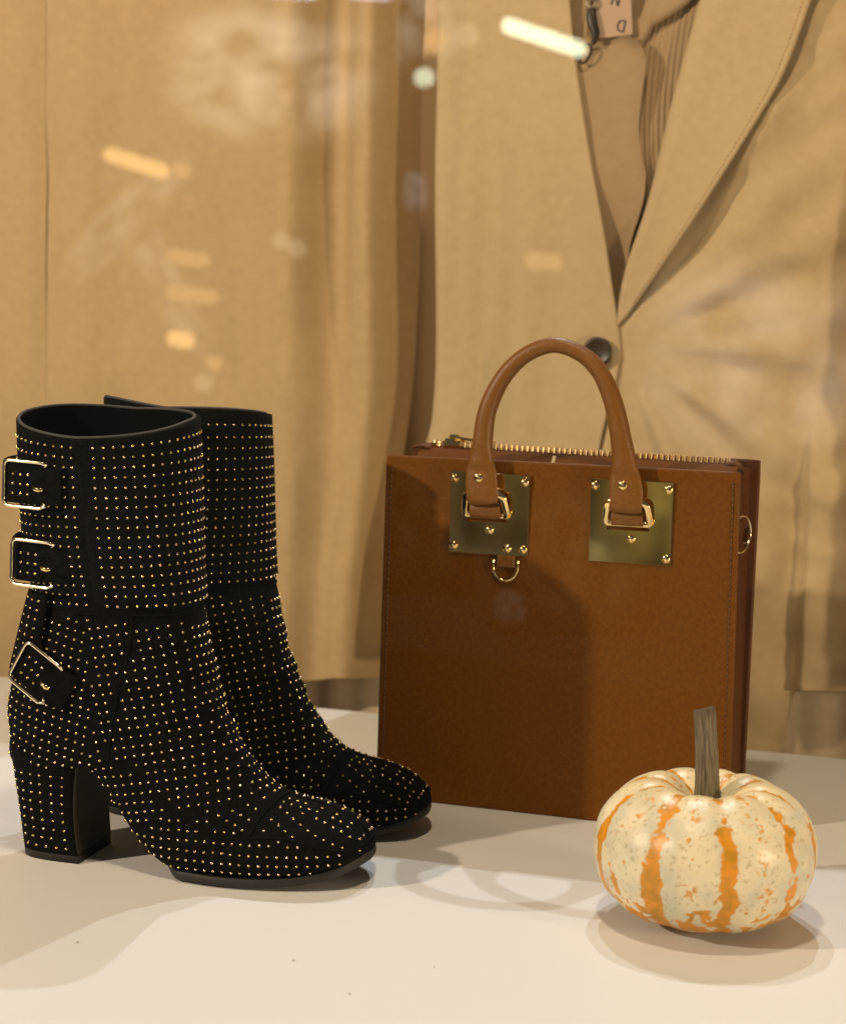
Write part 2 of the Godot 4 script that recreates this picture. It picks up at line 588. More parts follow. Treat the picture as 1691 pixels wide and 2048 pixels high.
func blazer() -> void:
	var t := thing("blazer", "camel blazer with broad lapel and one dark button, behind the handbag", "blazer", frame(0.0, 0.0, 0.345), -YAW)
	var n := FastNoiseLite.new()
	n.seed = 31
	n.frequency = 0.12
	n.fractal_octaves = 2
	var right := func(u: float, v: float) -> Vector3:
		var y := lerpf(0.035, 0.74, v)
		var s := lerpf(-0.083, curve(EDGE, y), u)
		var z := chest(s, y) + 0.006 - 0.05 * pow(1.0 - smoothstep(0.0, 0.10, u), 2.0)
		z += (0.008 * cos((s - 0.030) * 62.0 + 1.5 * y) + 0.004 * cos(s * 110.0 - 5.0 * y)) * smoothstep(0.75, 0.20, y) * (1.0 - u * u) + 0.0045 * crease(n, s * 0.5 + y * 0.25, y * 0.6, 2.5)
		z += 0.008 * exp(-pow((s + 0.04) / 0.018, 2.0)) * smoothstep(0.2, 0.5, y)
		s -= curve([Vector2(0.0, 0.047), Vector2(0.14, 0.040), Vector2(0.19, 0.026), Vector2(0.25, 0.004), Vector2(0.285, 0.0)], y) * (1.0 - u)
		return Vector3(s, y, z)
	var b := MB.new()
	b.sheet(right, 70, 80, 0.0035, Vector3(0, 0, -1))
	part("front_panel", b, M.camel, t)
	var left := func(u: float, v: float) -> Vector3:
		var y := lerpf(0.035, 0.74, v)
		var s0 := curve(ROLL, y) if y > 0.3553 else lerpf(0.06, 0.1049, smoothstep(0.05, 0.3553, y))
		var s := lerpf(s0, 0.36, u)
		y = lerpf(lerpf(-0.03, 0.038, smoothstep(0.258, 0.272, s)), y, smoothstep(0.0, 0.12, v))
		var z := chest(s, y) - 0.001
		# waist creases fanning from the button, bulge of the bent arm at the right
		var dx := s - 0.105
		var dy := y - 0.335
		var ang := atan2(dy, dx)
		var r := sqrt(dx * dx + dy * dy)
		var w := smoothstep(0.02, 0.12, r) * exp(-r * 5.0)
		z += w * 0.0075 * (sin(ang * 11.0 + 0.9) + 0.6 * sin(ang * 23.0 + r * 14.0))
		z += 0.0065 * crease(n, s * 0.9 + y * 0.9, y - s * 0.5, 0.9) * smoothstep(0.13, 0.25, s)
		z += 0.010 * exp(-pow((s - 0.215) / 0.03, 2.0)) * smoothstep(0.40, 0.55, y) - 0.008 * exp(-pow((s - 0.262) / 0.014, 2.0)) * smoothstep(0.3, 0.15, y)
		z -= 0.007 * smoothstep(0.012, -0.004, s - curve(LAPEL, y)) * smoothstep(0.3553, 0.40, y)
		z += 0.012 * smoothstep(0.268, 0.276, s) * smoothstep(0.30, 0.22, y)
		return Vector3(s, y, z)
	b = MB.new()
	b.sheet(left, 110, 100, 0.0035, Vector3(0, 0, -1))
	part("front_panel", b, M.camel, t)
	var lap := func(u: float, v: float) -> Vector3:
		var y := lerpf(0.3560, 0.74, v)
		var s0 := curve(ROLL, y)
		var s1 := curve(LAPEL, y)
		var s := lerpf(s0, s1, u)
		var wide := smoothstep(0.0, 0.06, s1 - s0)
		var z := chest(s, y) + 0.0032 + wide * (0.006 * sqrt(clampf(u * 6.0, 0, 1)) + 0.005 * u * u - 0.002 * sin(PI * u)) + 0.002 * sin(y * 26.0 + u * 2.0) * wide * u
		return Vector3(s, y, z)
	b = MB.new()
	b.sheet(lap, 30, 70, 0.0045, Vector3(0, 0, -1))
	part("lapel", b, M.camel, t)
	# stitch line just inside the lapel edge
	b = MB.new()
	var r0 := 0.05
	while r0 < 0.99:
		var p: Vector3 = lap.call(0.955, r0)
		var q: Vector3 = lap.call(0.955, r0 + 0.006)
		b.tube([p + Vector3(0, 0, 0.0002), q + Vector3(0, 0, 0.0002)], 0.00035, 5)
		r0 += 0.0095
	var st := part("stitching", b, cloth(lin(0.40, 0.27, 0.13), 16), t)
	st.set_meta("kind", "stuff")
	# the wearer's left sleeve at the right edge, elbow bent a little
	var path := smooth_path([Vector3(0.385, 0.78, -0.02), Vector3(0.377, 0.60, -0.01), Vector3(0.376, 0.42, 0.0), Vector3(0.382, 0.28, 0.004), Vector3(0.388, 0.16, 0.01), Vector3(0.394, 0.05, 0.02)], 14)
	var ra := []
	var rb := []
	for i in path.size():
		var f := float(i) / (path.size() - 1)
		var wr := 0.0022 * sin(f * 70.0) * exp(-pow((f - 0.62) / 0.16, 2.0)) + 0.0012 * sin(f * 37.0)
		ra.append(lerpf(0.072, 0.058, f) + wr)
		rb.append(lerpf(0.045, 0.040, f) + wr * 1.5)
	b = MB.new()
	b.sweep(path, ra, rb, [Vector3.RIGHT], 40)
	part("sleeve", b, M.camel, t)
	# button with rim, dish and four holes
	var bt := MB.new()
	var face := Basis(Vector3.RIGHT, PI / 2)
	var bp := Vector3(0.0885, 0.3310, chest(0.0885, 0.331) + 0.0075)
	bt.lathe([Vector2(0, 0.0022), Vector2(0.0085, 0.0022), Vector2(0.0100, 0.0036), Vector2(0.0118, 0.0040), Vector2(0.0132, 0.0030), Vector2(0.0135, 0.0012), Vector2(0.0130, 0.0)], 32, bp, face)
	var btn := part("button", bt, M.button, t)
	bt = MB.new()
	for h in [[-1, -1], [1, -1], [1, 1], [-1, 1]]:
		bt.lathe([Vector2(0, 0.0024), Vector2(0.0013, 0.0024), Vector2(0.0014, 0.002)], 10, bp + Vector3(h[0] * 0.0026, h[1] * 0.0026, 0), face)
	part("holes", bt, M.ink, btn)


func knit_top() -> void:
	var t := thing("knit_top", "tan ribbed knit top showing in the blazer's open neckline", "top", frame(0.0, 0.0, 0.345), -YAW)
	var b := MB.new()
	var ribs := func(u: float, v: float) -> Vector3:
		var y := lerpf(0.36, 0.74, v)
		var s := lerpf(0.02, 0.215, u)
		var fan := s + (s - 0.10) * (0.66 - y) * 0.25 - 0.006 * sin(y * 20.0)
		var z := chest(s, y) - 0.006 + 0.0007 * cos(TAU * fan / 0.0050)
		z += 0.004 * sin(y * 22.0 + s * 30.0) - 0.030 * smoothstep(0.50, 0.36, y)
		return Vector3(s, y, z)
	b.sheet(ribs, 260, 60, 0.002, Vector3(0, 0, -1))
	part("ribbed_body", b, M.knit, t)
	# plain placket with a wavy free edge
	var wave := [Vector2(0.37, 0.1085), Vector2(0.415, 0.1100), Vector2(0.430, 0.1130), Vector2(0.460, 0.1230), Vector2(0.485, 0.1260), Vector2(0.500, 0.1225), Vector2(0.525, 0.1190), Vector2(0.555, 0.1210), Vector2(0.580, 0.1230), Vector2(0.595, 0.1180), Vector2(0.605, 0.105)]
	var plain := func(u: float, v: float) -> Vector3:
		var y := lerpf(0.37, 0.603, v)
		var e := curve(wave, y)
		var s := lerpf(0.03, e, u)
		var z := chest(s, y) - 0.0010 + 0.010 * pow(u, 6.0) + 0.004 * sin(u * 5.0 + y * 12.0) - 0.026 * smoothstep(0.50, 0.36, y)
		return Vector3(s, y, z)
	b = MB.new()
	b.sheet(plain, 50, 60, 0.002, Vector3(0, 0, -1))
	part("placket", b, M.knit, t)
	# gathered knot of cloth at the top of the placket
	for g in 5:
		b = MB.new()
		var a := 0.55 + g * 0.17
		var p0 := Vector3(0.101 + 0.002 * g, 0.608 - 0.004 * g, 0.022)
		var p1 := p0 + Vector3(cos(a) * 0.10, sin(a) * 0.11, 0.004)
		var path := smooth_path([p0, p0.lerp(p1, 0.4) + Vector3(0.004, -0.004, 0.006), p1], 8)
		b.sweep(path, [0.0035, 0.005, 0.006, 0.0065, 0.007, 0.0072, 0.0074, 0.0076, 0.0078, 0.008, 0.008, 0.008, 0.008, 0.008, 0.008, 0.008, 0.008], [0.005], [Vector3.UP], 12)
		part("pleat", b, M.knit, t)
	# paper tag with letters, and a black clasp hanging beside it
	var tagn := thing("swing_tag", "small pale printed tag tucked into the knit top near a black clasp", "tag", frame(0.0, 0.0, 0.345), -YAW)
	b = MB.new()
	b.box(Vector3(0.090, 0.640, 0.036), Vector3(0.036, 0.075, 0.0008), Basis(Vector3.BACK, 0.08), 0.0002)
	part("card", b, M.tag, tagn)
	for l in [["N", Vector3(0.0955, 0.6335, 0.0368), -0.25], ["D", Vector3(0.101, 0.6120, 0.0368), 2.95]]:
		var tm := TextMesh.new()
		var fo := SystemFont.new()
		fo.font_names = PackedStringArray(["Droid Sans"])
		tm.font = fo
		tm.text = l[0]
		tm.font_size = 32
		tm.pixel_size = 0.00042
		tm.depth = 0.0004
		var o := MeshInstance3D.new()
		o.name = "letter" if l[0] == "N" else "letter_001"
		o.mesh = tm
		o.material_override = M.ink
		o.position = l[1]
		o.rotation.z = l[2]
		tagn.add_child(o, true)
	var cl := thing("clasp", "black lobster clasp with a small ring hanging at the blazer's neckline", "clasp", frame(0.0, 0.0, 0.345), -YAW)
	b = MB.new()
	b.sweep(smooth_path([Vector3(0.0745, 0.626, 0.040), Vector3(0.0760, 0.616, 0.041), Vector3(0.0795, 0.604, 0.041), Vector3(0.0770, 0.596, 0.040)], 6), [0.0035, 0.0035, 0.004, 0.0042, 0.0045, 0.0045, 0.0045, 0.0045, 0.0042, 0.004, 0.004, 0.0038, 0.0036, 0.0034, 0.003, 0.0026, 0.0022, 0.0018, 0.0016], [0.002], [Vector3.RIGHT], 12)
	part("hook", b, M.dark_metal, cl)
	b = MB.new()
	var ring := []
	for k in 24:
		var f := TAU * k / 24
		ring.append(Vector3(0.0706 + 0.0048 * cos(f) + 0.0022 * sin(f), 0.5885 + 0.0080 * sin(f), 0.040))
	b.tube(ring, 0.0011, 8, true)
	part("ring", b, M.dark_metal, cl)
	b = MB.new()
	ring = []
	for k in 20:
		var f := TAU * k / 20
		ring.append(Vector3(0.0750 + 0.0042 * cos(f), 0.631 + 0.0042 * sin(f), 0.040))
	b.tube(ring, 0.0013, 8, true)
	part("ring", b, mat(lin(0.25, 0.22, 0.16), 0.3, 1.0), cl)


# ---------------------------------------------------------------- window glass, mirrored lamps and unseen glow panels

const PANE := -0.70

func window_pane() -> void:
	var b := MB.new()
	var p := [frame(-1.5, -0.7, PANE), frame(1.7, -0.7, PANE), frame(1.7, 1.9, PANE), frame(-1.5, 1.9, PANE)]
	b.poly(p)
	var o := part("window_pane", b, M.glass, self)
	tag(o, "large clear shop window pane in front of the whole display, mirroring lamps", "window glass")


func mirrored(px: Vector2, away: float, plane := PANE) -> Vector3:
	# where a lamp or glow panel stands that the pane or plate mirrors at that bearing (degrees right, degrees up) from the photographer
	var d := Vector3(sin(deg_to_rad(px.x)), tan(deg_to_rad(px.y)), -cos(deg_to_rad(px.x))).normalized()
	var t := deg_to_rad(YAW)
	var nrm := Vector3(-sin(t), 0, cos(t))
	var o := Vector3(0, 0.3543, 0)
	var hit := d * ((frame(0, 0, plane) - o).dot(nrm) / d.dot(nrm)) + o
	var r := d - 2.0 * d.dot(nrm) * nrm
	return hit + r * away


func street_lamps_and_panels() -> void:
	var white := mat(lin(0.9, 0.95, 0.8), 0.5)
	white.emission_enabled = true
	white.emission = lin(0.86, 1.0, 0.70)
	white.emission_energy_multiplier = 24.0
	var amber := mat(lin(0.9, 0.6, 0.3), 0.5)
	amber.emission_enabled = true
	amber.emission = lin(1.0, 0.62, 0.22)
	amber.emission_energy_multiplier = 11.0
	var dim := amber.duplicate()
	dim.emission_energy_multiplier = 3.8
	var soft := white.duplicate()
	soft.emission_energy_multiplier = 13.0
	var faint := white.duplicate()
	faint.emission = lin(1.0, 0.80, 0.55)
	faint.emission_energy_multiplier = 2.6
	var blue := white.duplicate()
	blue.emission = lin(0.72, 0.74, 1.0)
	blue.emission_energy_multiplier = 12.0
	# bearing of the two ends, material, kind
	var lamps := [
		[Vector2(2.45, 9.62), Vector2(4.75, 8.92), white, 0.050, "long white tube lamp across the street, brightest mirrored streak near the blazer's neckline"],
		[Vector2(-0.35, 7.95), Vector2(-0.25, 7.95), soft, 0.06, "round white lamp across the street, mirrored left of the long white streak"],
		[Vector2(-10.5, 5.15), Vector2(-8.85, 4.7), amber, 0.050, "slanting amber tube lamp across the street, mirrored at the upper left"],
		[Vector2(-8.45, 1.95), Vector2(-7.5, 1.85), dim, 0.050, "upper of the short level amber lamps mirrored above the boots"],
		[Vector2(-8.45, 0.75), Vector2(-7.2, 0.65), dim, 0.05, "middle faint amber lamp mirrored above the boots"],
		[Vector2(-8.4, -0.75), Vector2(-8.0, -0.80), amber, 0.055, "lowest short bright amber lamp mirrored above the boots"],
		[Vector2(-8.25, 4.75), Vector2(-8.2, 4.75), dim, 0.055, "small round amber lamp mirrored right of the slanting streak"],
		[Vector2(3.45, 2.1), Vector2(4.15, 2.05), dim, 0.055, "faint pale lamp mirrored left of the lapel"],
		[Vector2(-8.2, 10.72), Vector2(-4.1, 10.62), blue, 0.07, "long blue sign lamp mirrored along the top left edge"],
		[Vector2(-2.6, 10.68), Vector2(-1.6, 10.66), blue, 0.07, "short blue sign lamp mirrored at the top centre"],
		[Vector2(1.05, 9.3), Vector2(1.1, 9.3), faint, 0.07, "faint round lamp mirrored between the white disc and the white streak"],
		[Vector2(-7.45, -2.2), Vector2(-7.4, -2.2), faint, 0.06, "faint round lamp mirrored just above the rear boot"],
		[Vector2(-7.1, -1.55), Vector2(-7.05, -1.55), dim, 0.05, "small faint lamp mirrored under the lowest amber lamp"],
		[Vector2(-4.95, 2.55), Vector2(-4.9, 2.55), faint, 0.055, "left of two faint small lamps mirrored mid coat"],
		[Vector2(-4.4, 2.3), Vector2(-4.35, 2.3), faint, 0.06, "right of two faint small lamps mirrored mid coat"],
		[Vector2(0.05, 9.15), Vector2(0.1, 9.15), dim, 0.07, "faint amber lamp mirrored just above the white disc"],
	]
	for l in lamps:
		var a := mirrored(l[0], 11.0)
		var z := mirrored(l[1], 11.0)
		var t := thing("street_lamp", l[4], "lamp", (a + z) / 2.0, 0.0, "lamps across the street mirrored in the window")
		var b := MB.new()
		var r: float = l[3]
		var pts := []
		for k in 9:
			pts.append(a.lerp(z, k / 8.0) - t.position)
		b.tube(pts, r, 14)
		for e in [a, z]:
			b.lathe([Vector2(0, r), Vector2(r * 0.5, r * 0.866), Vector2(r * 0.866, r * 0.5), Vector2(r, 0), Vector2(r * 0.866, -r * 0.5), Vector2(r * 0.5, -r * 0.866), Vector2(0, -r)], 14, e - t.position)
		part("tube", b, l[2], t)
	# glow texture for the unseen panels: fades at the edges, blotched by noise
	var f := FastNoiseLite.new()
	f.seed = 90
	f.frequency = 0.022
	f.fractal_octaves = 3
	var im := Image.create(128, 128, false, Image.FORMAT_RGB8)
	for y in 128:
		for x in 128:
			var d := Vector2(x - 63.5, y - 63.5) / 63.5
			var k := smoothstep(1.0, 0.25, sqrt(pow(absf(d.x), 2.6) + pow(absf(d.y), 2.6)))
			k *= clampf(0.55 + 1.1 * f.get_noise_2d(x, y), 0.08, 1.0)
			var c := pow(k, 1.0 / 2.2)
			im.set_pixel(x, y, Color(c, c, c))
	var soft_disc := ImageTexture.create_from_image(im)
	# glow panels out of view, placed for haze and plate reflections: bearing of the middle, width and height in degrees, plane that mirrors them, way beyond it, brightness, tint, label
	var glow_panels := [
		[Vector2(-5.4, 8.0), Vector2(8.0, 5.2), PANE, 12.0, 2.6, lin(1.0, 0.86, 0.64), "broad unseen glow panel, mirrored as a pale haze at the upper left"],
		[Vector2(-0.6, 9.6), Vector2(4.2, 3.0), PANE, 12.4, 1.4, lin(1.0, 0.90, 0.66), "unseen pale glow panel mirrored round the white disc at the top centre"],
		[Vector2(-0.5, 4.3), Vector2(1.0, 1.6), PANE, 11.8, 1.2, lin(0.9, 0.92, 1.0), "small unseen cold glow panel mirrored in the dark gap between the coats"],
		[Vector2(10.8, -1.0), Vector2(9.0, 8.0), PANE, 12.8, 1.3, lin(1.0, 0.86, 0.74), "broad unseen pinkish glow panel mirrored over the right side of the blazer"],
		[Vector2(-10.0, 3.2), Vector2(6.5, 1.8), PANE, 13.2, 1.1, lin(1.0, 0.87, 0.70), "slanting unseen pale glow panel mirrored across the left coat, falling to the right", 48.0],
		[Vector2(-9.0, 1.6), Vector2(8.0, 1.6), PANE, 13.8, 1.0, lin(1.0, 0.87, 0.70), "slanting unseen pale glow panel mirrored across the left coat, rising to the right", -60.0],
		[Vector2(3.0, -5.6), Vector2(3.6, 4.2), 0.0, 6.4, 0.17, lin(0.95, 0.82, 0.48), "unseen olive glow panel mirrored in the left gold plate"],
		[Vector2(7.6, -6.3), Vector2(4.6, 5.0), 0.0, 6.8, 0.34, lin(1.0, 0.80, 0.36), "broad unseen yellow glow panel mirrored in the right gold plate"],
		[Vector2(5.9, -7.7), Vector2(1.2, 1.3), 0.0, 6.0, 0.7, lin(1.0, 0.92, 0.66), "small unseen cream glow panel mirrored low in the right gold plate"],
		[Vector2(7.9, -6.0), Vector2(1.4, 0.7), 0.0, 6.0, 0.8, lin(1.0, 0.85, 0.40), "small unseen yellow glow panel mirrored high in the right gold plate"],
	]
	for p in glow_panels:
		var c := mirrored(p[0], p[3], p[2])
		var dist: float = p[3] + 0.8
		var size := Vector3(tan(deg_to_rad(p[1].x)) * dist, tan(deg_to_rad(p[1].y)) * dist, 0.04)
		var t := thing("unseen_glow_panel", p[6], "lamp", c, 0.0, "unseen glow panels mirrored in the glass and gold plates")
		t.basis = Basis.looking_at(frame(0.1, c.y, p[2]) - c)
		if p.size() > 7:
			t.rotate_object_local(Vector3.BACK, deg_to_rad(p[7]))
		var m := mat(lin(0.02, 0.02, 0.02), 0.6)
		m.emission_enabled = true
		m.emission = p[5]
		m.emission_energy_multiplier = p[4] * (2.4 if p[2] < -0.1 else 1.0)
		m.emission_texture = soft_disc
		m.emission_operator = BaseMaterial3D.EMISSION_OP_MULTIPLY
		var b := MB.new()
		b.box(Vector3(0, 0, 0.022), size, Basis(), 0.01)
		part("housing", b, mat(lin(0.02, 0.02, 0.02), 0.8), t)
		var q := QuadMesh.new()
		q.size = Vector2(size.x, size.y)
		var o := MeshInstance3D.new()
		o.name = "glow_face"
		o.mesh = q
		o.material_override = m
		o.rotation.y = PI
		t.add_child(o, true)


# ---------------------------------------------------------------- handbag

func handbag() -> void:
	# local: x along the front, z towards the window, origin under the bag's middle
	var t := thing("handbag", "tan leather box handbag with gold plates, one arched handle and a gold zip", "handbag", frame(0.13, 0.0, 0.04), -YAW)
	var panel := func(z: float, sgn: float) -> Callable:
		return func(u: float, v: float) -> Vector3:
			var w := lerpf(0.130, 0.1272 if sgn > 0 else 0.1315, v)
			var x := lerpf(-w, w, u)
			var bow := 0.0016 * sin(PI * u) * sin(PI * v) - 0.0012 * pow(v, 3.0) * (0.4 + sin(PI * u))
			return Vector3(x, 0.0015 + v * (0.2537 if sgn > 0 else 0.2570), z + sgn * bow)
	var b := MB.new()
	b.sheet(panel.call(0.040, 1.0), 40, 40, 0.0032, Vector3(0, 0, -1))
	part("front_panel", b, M.leather, t)
	b = MB.new()
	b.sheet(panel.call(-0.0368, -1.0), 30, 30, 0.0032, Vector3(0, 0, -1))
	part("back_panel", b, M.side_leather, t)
	for sg in [-1.0, 1.0]:
		# side folded inwards towards the top
		var gus := func(u: float, v: float) -> Vector3:
			var w := lerpf(0.1285, 0.1257, v)
			var deep := 0.004 + 0.032 * pow(v, 1.6)
			var k := 1.0 - absf(u - 0.42) / (0.42 if u < 0.42 else 0.58)
			k = smoothstep(0.0, 1.0, k) * 0.5 + k * 0.5
			return Vector3(sg * (w - deep * k), 0.004 + v * 0.2495, lerpf(0.0368, -0.0368, u))
		b = MB.new()
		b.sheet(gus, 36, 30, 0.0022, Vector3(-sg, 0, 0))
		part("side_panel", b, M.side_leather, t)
	b = MB.new()
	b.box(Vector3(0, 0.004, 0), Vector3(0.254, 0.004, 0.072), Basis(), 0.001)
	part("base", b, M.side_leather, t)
	# saddle stitching down both front edges, and down the back edge at the right
	b = MB.new()
	var holes := MB.new()
	for e in [-1.0, 1.0]:
		for k in 60:
			var v := 0.02 + 0.96 * k / 60.0
			var w := lerpf(0.130, 0.1272, v) - 0.0033
			var y := 0.0015 + v * 0.2537
			b.tube([Vector3(e * w, y - 0.0012, 0.04015), Vector3(e * w, y, 0.0404), Vector3(e * w, y + 0.0012, 0.04015)], 0.00035, 6)
			holes.lathe([Vector2(0, 0.0003), Vector2(0.0005, 0.00025), Vector2(0.00065, 0)], 7, Vector3(e * w, y + 0.0021, 0.0400), Basis(Vector3.RIGHT, PI / 2))
	var st := part("stitching", b, M.thread, t)
	st.set_meta("kind", "stuff")
	st = part("stitch_holes", holes, M.ink, t)
	st.set_meta("kind", "stuff")
	# the zip: two leather tapes, teeth, slider and pull
	for sg in [-1.0, 1.0]:
		var tape := func(u: float, v: float) -> Vector3:
			var x := lerpf(-0.112, 0.122, u)
			return Vector3(x, 0.2480 + 0.0135 * sin(v * PI / 2) - 0.003 * u, sg * lerpf(0.0345, 0.0022, v) - 0.004)
		b = MB.new()
		b.sheet(tape, 30, 6, 0.0012, Vector3(0, -1, 0))
		part("zip_tape", b, M.zip_cloth, t)
	b = MB.new()
	var x0 := -0.105
	var q := 0
	while x0 < 0.117:
		var off := 0.0014 if q % 2 == 0 else -0.0014
		b.box(Vector3(x0, 0.2640 - 0.0150 * (x0 + 0.105), -0.004 + off), Vector3(0.0011, 0.0044, 0.0044), Basis(), 0.0003)
		x0 += 0.0020
		q += 1
	st = part("zip_teeth", b, mat(lin(1.0, 0.84, 0.52), 0.28, 1.0), t)
	st.set_meta("kind", "stuff")
	b = MB.new()
	b.box(Vector3(-0.090, 0.2645, -0.004), Vector3(0.016, 0.0072, 0.0105), Basis(), 0.002)
	b.box(Vector3(-0.090, 0.2692, -0.004), Vector3(0.008, 0.0036, 0.004), Basis(), 0.001)
	b.box(Vector3(-0.1045, 0.2632, -0.004), Vector3(0.006, 0.0040, 0.0075), Basis(), 0.001)
	var sl := part("zip_slider", b, M.gold, t)
	b = MB.new()
	b.box(Vector3(-0.074, 0.2675, -0.004), Vector3(0.030, 0.0020, 0.0095), Basis(Vector3.BACK, -0.10), 0.0006)
	part("pull", b, M.gold, sl)
	b = MB.new()
	b.box(Vector3(-0.0065, 0.2565, 0.026), Vector3(0.0026, 0.0085, 0.0006), Basis(Vector3.BACK, -0.2), 0.0002)
	part("care_tag", b, mat(lin(0.62, 0.50, 0.30), 0.7), t)
	# end tabs of the zip
	b = MB.new()
	b.sheet(func(u: float, v: float) -> Vector3: return Vector3(lerpf(0.113, 0.1225, u), 0.2590 + 0.0020 * sin(PI * u) - 0.001 * u * u, lerpf(-0.012, 0.004, v)), 10, 6, 0.0025, Vector3(0, -1, 0))
	part("zip_tab", b, M.side_leather, t)
	b = MB.new()
	b.sheet(func(u: float, v: float) -> Vector3: return Vector3(lerpf(-0.119, -0.106, u), 0.2618 + 0.0015 * sin(PI * u), lerpf(-0.014, 0.008, v)), 10, 6, 0.0025, Vector3(0, -1, 0))
	part("zip_tab", b, M.side_leather, t)
	# plates, rings, tabs
	var face := Basis(Vector3.RIGHT, PI / 2)
	for pl in [-0.0490, 0.0540]:
		var o := -0.0005 if pl < 0 else 0.0
		b = MB.new()
		plate(b, Rect2(pl - 0.0293, 0.1886, 0.0586, 0.0588), Rect2(pl - 0.0168, 0.2120, 0.0300, 0.0200), 0.0406, 0.0418)
		var pt := part("metal_plate", b, M.plate, t)
		var spots := [Vector2(-0.0260, 0.2429), Vector2(0.0260, 0.2424), Vector2(0.0260, 0.1938), Vector2(0.0008, 0.2066)]
		if pl < 0:
			spots.append_array([Vector2(-0.0260, 0.1940), Vector2(0.0142, 0.1938)])
		for s in spots:
			b = MB.new()
			dome(b, Vector3(pl + s.x, s.y, 0.0416), 0.0033, 0.0021, face)
			part("rivet", b, M.gold, pt)
		# leather loop that holds the ring
		b = MB.new()
		var lp: float = pl - 0.0018
		b.sweep([Vector3(lp - 0.0112, 0.2207, 0.0438), Vector3(lp - 0.0110, 0.2207, 0.0438), Vector3(lp, 0.2207, 0.0440), Vector3(lp + 0.0110, 0.2207, 0.0438), Vector3(lp + 0.0112, 0.2207, 0.0438)], [0.0046, 0.0052, 0.0053, 0.0052, 0.0046], [0.0034, 0.0040, 0.0041, 0.0040, 0.0034], [Vector3.UP], 20, false, true, 2.6)
		part("ring_loop", b, M.strap_leather, t)
		# ring: flat gold D standing off the plate
		b = MB.new()
		var ring := smooth_path([Vector3(lp - 0.0150, 0.2180, 0.0440), Vector3(lp - 0.0148, 0.2250, 0.0470), Vector3(lp - 0.0120, 0.2320, 0.0495), Vector3(lp, 0.2345, 0.0500), Vector3(lp + 0.0125, 0.2320, 0.0495), Vector3(lp + 0.0152, 0.2250, 0.0470), Vector3(lp + 0.0153, 0.2180, 0.0440), Vector3(lp + 0.0110, 0.2172, 0.0432), Vector3(lp, 0.2172, 0.0432), Vector3(lp - 0.0110, 0.2172, 0.0432)], 5, true)
		b.sweep(ring, [0.0013], [0.0024], [Vector3(0, 0, 1)], 12, true, false, 3.0)
		part("handle_ring", b, M.gold, t)
		# rivet through the handle tab
		b = MB.new()
		dome(b, Vector3(pl - 0.0042 + o * 2, 0.2447, 0.0537), 0.0032, 0.0010, face)
		part("rivet", b, M.gold, t)
	# handle: round roll that flattens into a strap at either end and turns round the ring
	var cx := [Vector3(-0.0512, 0.2265, 0.0500), Vector3(-0.0515, 0.2300, 0.0515), Vector3(-0.0523, 0.2400, 0.0515), Vector3(-0.0528, 0.2480, 0.0510), Vector3(-0.0532, 0.2580, 0.0495), Vector3(-0.0530, 0.2720, 0.0485), Vector3(-0.0500, 0.2940, 0.0480), Vector3(-0.0395, 0.3165, 0.0475), Vector3(-0.0240, 0.3325, 0.0470), Vector3(-0.0045, 0.3400, 0.0470), Vector3(0.0140, 0.3355, 0.0470), Vector3(0.0285, 0.3240, 0.0475), Vector3(0.0390, 0.3045, 0.0480), Vector3(0.0453, 0.2820, 0.0485), Vector3(0.0497, 0.2600, 0.0495), Vector3(0.0510, 0.2480, 0.0510), Vector3(0.0520, 0.2400, 0.0515), Vector3(0.0520, 0.2300, 0.0515), Vector3(0.0520, 0.2262, 0.0500)]
	var wa := [0.0112, 0.0115, 0.0118, 0.0113, 0.0088, 0.0072, 0.0066, 0.0060, 0.0056, 0.0055, 0.0056, 0.0060, 0.0066, 0.0072, 0.0086, 0.0112, 0.0118, 0.0115, 0.0112]
	var wb := [0.0022, 0.0024, 0.0024, 0.0028, 0.0050, 0.0062, 0.0062, 0.0060, 0.0056, 0.0055, 0.0056, 0.0060, 0.0062, 0.0062, 0.0052, 0.0028, 0.0024, 0.0024, 0.0022]
	var path := smooth_path(cx, 8)
	var ra := []
	var rb := []
	for i in path.size():
		var f := i / 8.0
		var k := mini(int(f), wa.size() - 2)
		var g := smoothstep(0.0, 1.0, f - k)
		ra.append(lerpf(wa[k], wa[k + 1], g))
		rb.append(lerpf(wb[k], wb[k + 1], g))
	var side := []
	for i in path.size():
		var p0: Vector3 = path[maxi(i - 1, 0)]
		var p1: Vector3 = path[mini(i + 1, path.size() - 1)]
		side.append(Vector3(0, 0, 1).cross(p1 - p0).normalized())
	b = MB.new()
	b.sweep(path, ra, rb, side, 28, false, true, 2.2)
	var h := part("handle", b, M.strap_leather, t)
	# small ring hung under the left plate, and the one on the right side
	b = MB.new()
	b.box(Vector3(-0.0352, 0.1845, 0.0420), Vector3(0.0130, 0.0085, 0.0024), Basis(), 0.0006)
	part("ring_tab", b, M.strap_leather, t)
	b = MB.new()
	var u_ := []
	for k in 25:
		var f := PI + PI * k / 24.0
		u_.append(Vector3(-0.0352 + 0.0090 * cos(f), 0.1805 + 0.0098 * sin(f), 0.0428))
	u_.push_front(Vector3(-0.0442, 0.1848, 0.0430))
	u_.append(Vector3(-0.0262, 0.1848, 0.0430))
	b.tube(u_, 0.0009, 8)
	for e in [-1.0, 1.0]:
		dome(b, Vector3(-0.0352 + e * 0.0090, 0.1850, 0.0424), 0.0014, 0.0014, face)
	part("small_ring", b, M.gold, t)
	b = MB.new()
	var arc := []
	for k in 30:
		var f := -PI * 0.62 + PI * 1.24 * k / 29.0
		arc.append(Vector3(0.1245 + 0.0085 * cos(f) * 0.5, 0.2095 + 0.0130 * sin(f), 0.004 - 0.0155 * cos(f)))
